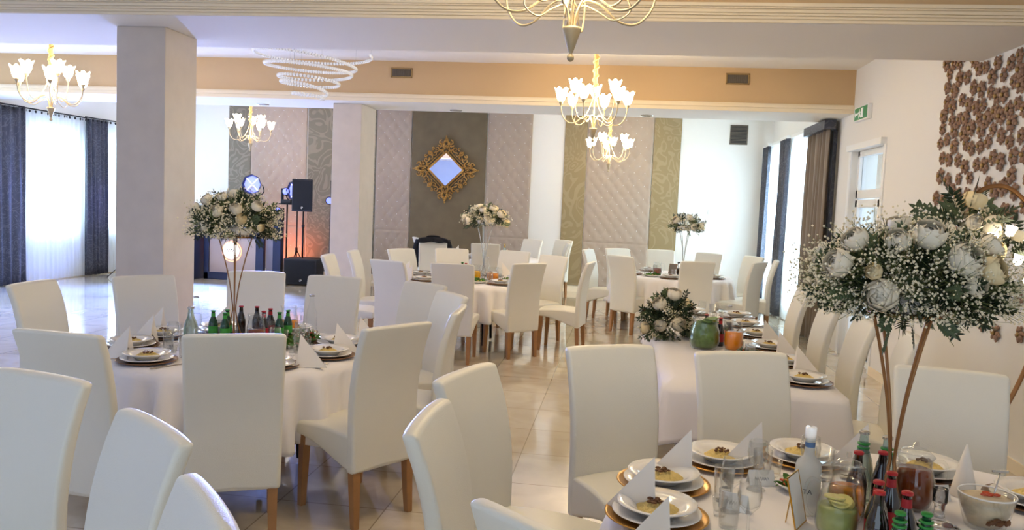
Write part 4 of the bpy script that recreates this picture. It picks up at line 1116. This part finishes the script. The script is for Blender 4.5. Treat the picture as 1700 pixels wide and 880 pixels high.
# tall bowl with spoon
t = thing('salad_bowl', 'white-rimmed glass bowl of layered salad at the right photo bottom', 'bowl', (1.165, 2.64, Z6))
obj('glass_bowl', lathe(NB(), [(.050, 0), (.058, .004), (.074, .06), (.082, .105), (.079, .105), (.070, .06), (.050, .010), (.001, .01)], 36, cap1=False), M_TGLASS, t)
obj('rim', tube(NB(), [(.0805*cos(i*pi/20), .0805*sin(i*pi/20), .105) for i in range(40)], .0028, 6, closed=True), M_PORC, t)
obj('creamy_salad', lathe(NB(), [(.048, .011), (.068, .055), (.076, .09), (.04, .098), (.001, .1)], 32, cap1=False), mat('creamy_salad', '#d8c4a2', .6, var=.25, vscale=35), t)
bm = NB(); rn = random.Random(4)
for k in range(9): ball(bm, (rn.gauss(0, .014), rn.gauss(0, .014), .101+rn.uniform(0, .006)), .009, 1, (1.4, .7, .6))
obj('garnish', bm, M_TOM, t, smooth=False)
bm = NB()
for k in range(8): leaf(bm, Vector((0.01*k-.03, -.074, .03+.004*(k % 3))), rdir(rn, 0), Vector((0, -1, 0)), .026, .009)
obj('flower_print', bm, M_MUSH, t, smooth=False)
t = thing('serving_spoon', 'metal serving spoon standing in the layered salad bowl', 'spoon', (1.185, 2.64, Z6+.10))
obj('shaft', tube(NB(), [(-.012, 0, -.06), (.0, 0, 0), (.012, 0, .075)], .0028, 8), M_SILVER, t); obj('handle', box(NB(), -.012, .036, -.004, .004, .073, .082), M_SILVER, t, smooth=False, bevel=.002)
b = NB(); ball(b, (-.014, 0, -.066), .014, 2, (.8, .4, 1.2)); obj('spoon_head', b, M_SILVER, t)
# candle holder glass
t = thing('glass_candle_holder', 'clear glass candle holder with broad foot beside the salad bowl', 'candle holder', (1.01, 2.59, Z6))
obj('glass_body', lathe(NB(), [(.062, 0), (.065, .004), (.05, .014), (.022, .03), (.014, .05), (.016, .075), (.021, .082), (.021, .125), (.018, .125), (.018, .085), (.001, .08)], 32, cap1=False), M_GLASS, t)
obj('candle_stub', lathe(NB(), [(.016, .084), (.016, .105), (.002, .106)], 18), mat('brown_wax', '#7a4a34', .5), t)

# left table centre
X, Y = T1
for (dx, dy, H, g, c, l, lab) in (
    (-.30, .26, .19, M_GREENG, M_GREENCAP, 'green bottle left of the rods on the left table, front one', LABG), (-.24, .33, .19, M_GREENG, M_GREENCAP, 'green bottle left of the rods on the left table, rear one', LABG),
    (-.19, .20, .19, M_GREENG, M_GREENCAP, 'green bottle close to the rod foot on the left table', LABG), (-.20, .44, .205, M_COLA, M_REDCAP, 'dark cola bottle behind the rods on the left table, left one', None),
    (-.10, .46, .205, M_COLA, M_REDCAP, 'dark cola bottle behind the rods on the left table, middle one', None), (.02, .40, .205, M_COLA, M_REDCAP, 'dark cola bottle right of the rods on the left table', LABR),
    (.03, .28, .205, M_COLA, M_REDCAP, 'dark cola bottle with red label right of the rods, left table', LABR), (.10, .36, .19, M_GREENG, M_GREENCAP, 'green bottle beside the orange jug on the left table, front one', LABG), (.11, .47, .19, M_GREENG, M_GREENCAP, 'green bottle beside the orange jug on the left table, rear one', LABG)):
    bottle(X+dx, Y+dy, ZT, H*.93, g, c, l, lab)
jug(X+.05, Y+.13, ZT, .058, .19, M_AMBER, .5, 'glass jug with dark drink among the bottles of the left table')
jug(X+.08, Y+.56, ZT, .062, .19, M_ORANGE, .5, 'glass jug of orange juice at the far side of the left table', rz=.3)
bottle(X+.22, Y+.60, ZT, .27, M_TGLASS, M_SILVER, 'tall clear bottle behind the orange jug on the left table', None, 'clear_bottle')
bottle(X-.46, Y+.34, ZT, .25, M_TGLASS, M_SILVER, 'tall clear bottle left of the green bottles on the left table', None, 'clear_bottle')
t = bottle(X-.24, Y-.12, ZT, .25, CLEARG, M_SILVER, 'clear spirit bottle in front, beside the back-on chair of the left table', None, 'clear_bottle', 1.2)
salad(X+.26, Y+.12, .12, 'platter of cold cuts and lettuce on the left table, right of the back-on chair', (M_GREEN, M_HAM), 5, M_GLASS)
salad(X+.30, Y+.33, .11, 'green leafy salad dish behind the cold cuts on the left table', (M_GREEN, M_TOM), 6, M_GLASS, .07)
salad(X+.12, Y-.10, .10, 'plate of egg and ham bites on the left table', (M_LEAF2, M_EGG), 7)
tag(obj('menu_card', box(NB(), X-.44, X-.30, Y+.02, Y+.18, ZT, ZT+.003), M_CARD, smooth=False), 'blank white card lying flat on the left table, beside the front glasses', 'card')
# long table
jug(.60, 5.66, ZT, .105, .22, mat('packed_leaves', '#5f7a38', .6, bump=.9, bscale=40, var=.5, vscale=28), .78, 'wide glass jar packed with green leaves on the long table', garnish=M_GREEN, name='glass_jar', rz=2)
jug(.79, 5.62, ZT, .066, .20, M_ORANGE, .66, 'glass jug of orange juice beside the wide green jar, long table', rz=.3)
bottle(.72, 5.80, ZT, .20, M_COLA, M_REDCAP, 'dark cola bottle between the green jar and orange jug, long table', LABR)
bottle(.70, 5.92, ZT, .19, M_GREENG, M_GREENCAP, 'green bottle behind the orange jug on the long table', LABG)
bottle(.64, 5.96, ZT, .20, M_COLA, M_REDCAP, 'dark cola bottle behind the wide green jar on the long table', None)
bottle(.80, 5.98, ZT, .27, M_TGLASS, M_SILVER, 'tall clear bottle behind the orange jug on the long table', None, 'clear_bottle')
salad(.83, 6.35, .12, 'dish of carrot and egg bites along the middle of the long table', (M_LEAF2, M_TOM), 8)
salad(.66, 6.6, .11, 'green salad dish farther along the long table', (M_GREEN, M_TOM), 9)
salad(.86, 5.42, .10, 'orange vegetable dish beside the orange jug, long table', (M_LEAF2, M_TOM), 12)
for i, (x, y) in enumerate(((.55, 6.9), (.72, 7.1), (.86, 6.85), (.5, 7.2))): wine((x, y, ZT), 0, ('stemmed glass nearest the low bouquet end', 'stemmed glass in the middle of the far group', 'stemmed glass on the window side of the far group', 'stemmed glass at the far inner corner')[i]+' on the long table', 'far glasses on the long table')
# middle table
X, Y = T2
jug(X+.13, Y-.10, ZT, .066, .19, M_YELLOW, .62, 'glass jug of yellow juice on the middle table'); jug(X+.33, Y-.04, ZT, .075, .17, M_ORANGE, .55, 'round glass jug of orange drink on the middle table', rz=.5)
bottle(X-.02, Y-.16, ZT, .22, M_GREENG, M_GREENCAP, 'green bottle left of the yellow juice on the middle table', LABG)
bottle(X+.0, Y-.04, ZT, .20, M_COLA, M_REDCAP, 'dark cola bottle left of the yellow juice on the middle table', None)
bottle(X+.22, Y+.2, ZT, .27, M_TGLASS, M_SILVER, 'tall clear bottle behind the juice jugs of the middle table', None, 'clear_bottle')
salad(X+.20, Y-.34, .12, 'salad platter in front of the juice jugs on the middle table', (M_GREEN, M_EGG), 10); salad(X+.52, Y-.05, .10, 'small green salad right of the orange drink on the middle table', (M_GREEN, M_HAM), 11)
salad(X-.28, Y-.2, .11, 'cold cuts dish at the left of the middle table', (M_LEAF2, M_HAM), 13)
# right rear and mirror-side tables
X, Y = T3
jug(X-.22, Y-.12, ZT, .065, .18, M_AMBER, .55, 'glass jug of amber drink on the right rear table'); salad(X-.3, Y-.42, .12, 'salad platter on the right rear table', (M_GREEN, M_EGG), 14)
t = thing('photo_frame', 'small dark table-number frame leaning beside the jug on the right rear table', 'frame', (X-.02, Y-.2, ZT), -.5)
obj('rim', box(NB(), -.06, .06, 0, .006, 0, .18, Matrix.Rotation(-.25, 4, 'X')), M_STANDG, t, smooth=False); obj('card_sheet', box(NB(), -.052, .052, -.002, 0, .008, .172, Matrix.Rotation(-.25, 4, 'X')), M_VENT, t, smooth=False)
t = thing('glass_vase', 'dark glass vase at the foot of the rear flower stand', 'vase', (X+.10, Y-.12, ZT)); obj('vase_body', lathe(NB(), [(.04, 0), (.055, .05), (.05, .12), (.035, .17), (.045, .2), (.042, .2), (.03, .17), (.001, .01)], 24, cap1=False), M_GLASS, t); obj('filling', lathe(NB(), [(.035, .004), (.05, .05), (.045, .11)], 20), M_COLA, t)
X, Y = T4
bottle(X+.28, Y-.3, ZT, .25, CLEARG, M_GOLDL, 'gold-topped bottle on the mirror-side table', M_GOLDP)

# ------------------------------------------------------------------ DJ corner
def ledframe():
    t = thing('dj_booth', 'dark-framed DJ booth front with a glowing round logo', 'dj booth', (-7.28, 14.6, 0)); bm = NB()
    w, h = .60, .90
    for a in ((-w, -w+.10, -.05, .05, 0, h), (w-.16, w, -.05, .05, 0, h), (-w, w, -.05, .05, h-.09, h), (-w, w, -.05, .05, 0, .14)): box(bm, *a)
    obj('frame', bm, M_NAVY, t, smooth=False, bevel=.01)
    obj('front_cloth', box(NB(), -w+.1, w-.16, -.01, .01, .14, h-.09), mat('booth_front', '#b9a69c', .7), t, smooth=False)
    o = obj('logo_disc', lathe(NB(), [(.155, -.02), (.155, 0)], 40, (0, 0, 0), Matrix.Rotation(pi/2, 4, 'X')), M_LOGO, t, smooth=False); o.location = (-.06, -.03, .56)
    o = obj('logo_ring', tube(NB(), [(.19*cos(i*pi/20), 0, .19*sin(i*pi/20)) for i in range(40)], .010, 6, closed=True), M_LOGO2, t); o.location = (-.04, -.03, .55)
    bm = NB(); box(bm, -.17, .09, -.056, -.052, .475, .487)
    tube(bm, [(-.13+.012*i, -.056, .57+.035*sin(i*1.7)) for i in range(14)], .008, 5)
    obj('logo_lettering', bm, mat('logo_grey', '#a9a4a0', .5), t, smooth=False)
    bm = NB(); box(bm, -w, w, 0, .5, h, h+.03); obj('top_shelf', bm, M_NAVY, t, smooth=False, bevel=.004)
    obj('side_panel', box(NB(), w+.02, w+.20, .02, .06, .02, h-.05), mat('side_panel_cloth', '#8c8690', .7, var=.15, vscale=6), t, smooth=False)
    return t
ledframe()
t = thing('controller_box', 'small dark flight case with rows of lights left of the booth', 'equipment case', (-8.03, 14.5, 0))
obj('case', box(NB(), -.08, .08, -.2, .2, 0, 1.1), M_NAVY, t, smooth=False, bevel=.01)
bm = NB()
for k in range(14): box(bm, -.05, .05, -.206, -.199, .3+k*.055, .32+k*.055)
obj('light_rows', bm, M_BLUEL, t, smooth=False)
def speaker_mark(t, x, y, z, s=.02):
    bm = NB(); tube(bm, [(x+s*cos(i*.5), y, z+s*sin(i*.5)) for i in range(11)], s*.25, 5); box(bm, x-s*.3, x+s*.3, y-.002, y+.002, z-s*.5, z+s*.5); obj('maker_mark', bm, M_SILVER, t, smooth=False)
def speaker(x, y, rz):
    t = thing('loudspeaker', 'black loudspeaker raised on a pole above the subwoofer', 'loudspeaker', (x, y, 1.37), rz); bm = NB()
    vs = [bm.verts.new(p) for p in ((-.19, -.17, 0), (.19, -.17, 0), (.13, .17, 0), (-.13, .17, 0), (-.19, -.17, .60), (.19, -.17, .60), (.13, .17, .57), (-.13, .17, .57))]
    for f_ in ((0, 1, 2, 3), (7, 6, 5, 4), (0, 4, 5, 1), (1, 5, 6, 2), (2, 6, 7, 3), (3, 7, 4, 0)): bm.faces.new([vs[i] for i in f_])
    obj('cabinet', bm, M_BLACK, t, bevel=.015); obj('grille', box(NB(), -.17, .17, -.178, -.168, .03, .57), mat('speaker_grille', '#15171c', .8, bump=.5, bscale=400), t, smooth=False, bevel=.004)
    speaker_mark(t, .0, -.182, .07)
speaker(-5.93, 14.6, .22)
t = thing('speaker_pole', 'thin black pole holding the raised loudspeaker', 'stand', (-5.93, 14.6, .50)); obj('pole', cyl(NB(), 0, 0, .018, 0, .60, 12), M_DARKM, t); obj('upper_pole', cyl(NB(), 0, 0, .014, .58, .87, 12), M_DARKM, t); obj('locking_knob', lathe(NB(), [(.026, .57), (.028, .6), (.026, .62)], 12), M_DARKM, t)
t = thing('subwoofer', 'large black subwoofer box on the floor under the loudspeaker', 'loudspeaker', (-5.88, 14.55, 0), .12)
obj('cabinet', box(NB(), -.31, .31, -.26, .30, .02, .50), M_BLACK, t, bevel=.02); obj('grille', box(NB(), -.28, .28, -.272, -.258, .05, .47), MATS['speaker_grille'], t, smooth=False, bevel=.004)
bm = NB(); [cyl(bm, a, b, .02, 0, .022, 10) for a in (-.25, .25) for b in (-.2, .24)]; obj('feet', bm, M_BLACK, t); speaker_mark(t, .02, -.275, .10)
t = thing('monitor_wedge', 'second dark speaker box beside the subwoofer', 'loudspeaker', (-5.30, 15.1, 0)); obj('cabinet', box(NB(), -.17, .25, -.2, .22, .0, .46), M_BLACK, t, bevel=.02); obj('grille', box(NB(), -.15, .23, -.21, -.198, .03, .43), MATS['speaker_grille'], t, smooth=False)
def tripod(x, y, H, label):
    t = thing('light_tripod', label, 'stand', (x, y, 0)); obj('pole', cyl(NB(), 0, 0, .014, .1, H, 10), M_DARKM, t)
    for k in range(3):
        a = k*2*pi/3+.4; obj('leg', tube(NB(), [(0, 0, .62), (.32*cos(a), .32*sin(a), .012)], .011, 6), M_DARKM, t)
    obj('collar', cyl(NB(), 0, 0, .024, .56, .66, 12), M_DARKM, t); return t
tripod(-6.195, 14.95, 1.55, 'black lighting tripod left of the subwoofer'); tripod(-7.30, 15.35, 1.6, 'black lighting tripod hidden behind the DJ booth')
def barn_lamp(x, y, z, R, label, n=8):
    t = thing('octagon_stage_light', label, 'stage light', (x, y, z)); Mx = Matrix.Rotation(pi/2, 4, 'X')
    obj('housing', lathe(NB(), [(R*.5, -.16), (R*.75, -.1), (R*1.0, 0), (R*1.08, .05), (R*1.0, .05), (R*.94, .01)], n, (0, 0, 0), Mx, cap1=False), M_NAVY, t, smooth=False)
    obj('lens', lathe(NB(), [(R*.93, .0), (R*.90, .015)], n, (0, 0, 0), Mx), M_BLUEL, t, smooth=False)
    bm = NB()
    for k in range(4): a = k*pi/2+pi/4; tube(bm, [(R*.1*cos(a), -.018, R*.1*sin(a)), (R*.88*cos(a), -.018, R*.88*sin(a))], .006, 5)
    obj('lens_ribs', bm, M_LOGO, t, smooth=False)
    obj('yoke', tube(NB(), catmull([(-R*1.1, 0, 0), (-R*1.1, .05, -R*.8), (0, .06, -R*1.25), (R*1.1, .05, -R*.8), (R*1.1, 0, 0)], 5), .012, 6), M_DARKM, t)
barn_lamp(-6.195, 14.95, 1.75, .20, 'octagonal blue stage light beside the raised loudspeaker'); barn_lamp(-7.30, 15.35, 1.84, .19, 'blue stage light above the left bouquet, on a hidden tripod', 8)
def moving_head(x, y, z, label, s=1):
    t = thing('moving_head_light', label, 'stage light', (x, y, z)); obj('base', box(NB(), -.12*s, .12*s, -.1*s, .1*s, 0, .09*s), M_BLACK, t, bevel=.01)
    for sg in (-1, 1): obj('yoke_arm', box(NB(), sg*.12*s-.02*s, sg*.12*s+.02*s, -.04*s, .04*s, .08*s, .34*s), M_BLACK, t, bevel=.008)
    Mx = Matrix.Rotation(pi/2-.1, 4, 'X'); obj('head', lathe(NB(), [(.05*s, -.10*s), (.085*s, -.08*s), (.095*s, .05*s), (.09*s, .1*s)], 24, (0, 0, .26*s), Mx), M_BLACK, t)
    obj('lens', lathe(NB(), [(.075*s, .1*s), (.06*s, .118*s)], 20, (0, 0, .26*s), Mx), M_BLUEL, t)
t = thing('light_column', 'dark column carrying the two moving-head lights beside the tripod', 'stand', (-6.42, 14.62, 0)); obj('column', box(NB(), -.08, .08, -.07, .07, .02, 1.18), M_NAVY, t, smooth=False, bevel=.01); obj('foot', box(NB(), -.10, .10, -.12, .12, 0, .02), M_NAVY, t, smooth=False, bevel=.004)
moving_head(-6.42, 14.62, 1.18, 'lower moving-head light with a bright white-blue lens', .7); moving_head(-6.42, 15.0, 1.50, 'upper dark moving-head light beside the octagonal lamp', .85)
obj_ = thing('light_shelf', 'small dark shelf pole behind the moving-head lights', 'stand', (-6.42, 15.0, 0)); obj('pole', cyl(NB(), 0, 0, .016, 0, 1.48, 10), M_DARKM, obj_); obj('shelf', box(NB(), -.13, .13, -.11, .11, 1.48, 1.50), M_DARKM, obj_, smooth=False)
t = thing('par_light', 'small violet stage lamp hanging at the second pillar edge', 'stage light', (-5.05, 13.6, 1.60)); obj('housing', lathe(NB(), [(.05, -.12), (.07, 0), (.072, .02)], 20, (0, 0, 0), Matrix.Rotation(pi/2, 4, 'X')), M_BLACK, t); obj('lens', lathe(NB(), [(.062, .012), (.05, .026)], 20, (0, 0, 0), Matrix.Rotation(pi/2, 4, 'X')), M_BLUEL, t); obj('hanging_post', cyl(NB(), 0, .06, .014, -1.6, .35, 10), M_DARKM, t)
# uplight on the floor
t = thing('floor_uplight', 'small black floor lamp casting orange light up the tufted panel', 'stage light', (-6.70, 15.45, 0)); obj('body', cyl(NB(), 0, 0, .06, 0, .12, 20), M_BLACK, t); obj('lens', cyl(NB(), 0, 0, .05, .12, .125, 20), mat('orange_lens', '#ff7a3a', .4, emit='#ff6a2a', estr=3), t)
spot('orange_uplight', (-6.70, 15.45, .16), (-6.68, 15.95, .9), 50, (1, .22, .10), 110, .8, .04)
spot('orange_uplight', (-6.30, 15.35, .55), (-6.5, 15.95, .6), 9, (1, .25, .12), 120, .9, .04)
# violet and blue stage beams
spot('stage_beam', (-6.42, 14.3, 1.4), (-5.8, 9.5, 0), 6000, (.22, .34, 1), 75, .9, .08)
spot('stage_beam', (-7.30, 15.1, 1.8), (-7.6, 10.5, 0), 8000, (.20, .36, 1), 70, .9, .08)
spot('stage_beam', (-7.6, 14.4, 1.75), (-9.9, 12.4, .9), 500, (.22, .30, 1), 60, .9, .06)
spot('stage_beam', (-7.6, 14.3, 1.75), (-9.9, 14.1, 1.3), 120, (.25, .25, 1), 30, .9, .06)
# microphone stand by the sheer
t = thing('microphone_stand', 'thin black microphone stand beside the left sheer curtain', 'stand', (-9.25, 13.95, 0))
obj('pole', cyl(NB(), 0, 0, .010, 0, 1.25, 8), M_DARKM, t); obj('boom', tube(NB(), [(0, 0, 1.24), (.08, .05, 1.75), (.10, .05, 1.85)], .008, 6), M_DARKM, t); obj('microphone', tube(NB(), [(.02, .02, 1.62), (.20, .05, 1.66)], lambda q: .02+.012*q, 8), M_BLACK, t)
obj('clutch', cyl(NB(), 0, 0, .02, 1.05, 1.13, 10), M_DARKM, t)
for k in range(3):
    a = k*2*pi/3; obj('leg', tube(NB(), [(0, 0, .18), (.2*cos(a), .2*sin(a), .01)], .008, 6), M_DARKM, t)

point('stage_wash', (-7.6, 14.0, 2.3), 22, (.45, .55, 1), .3)
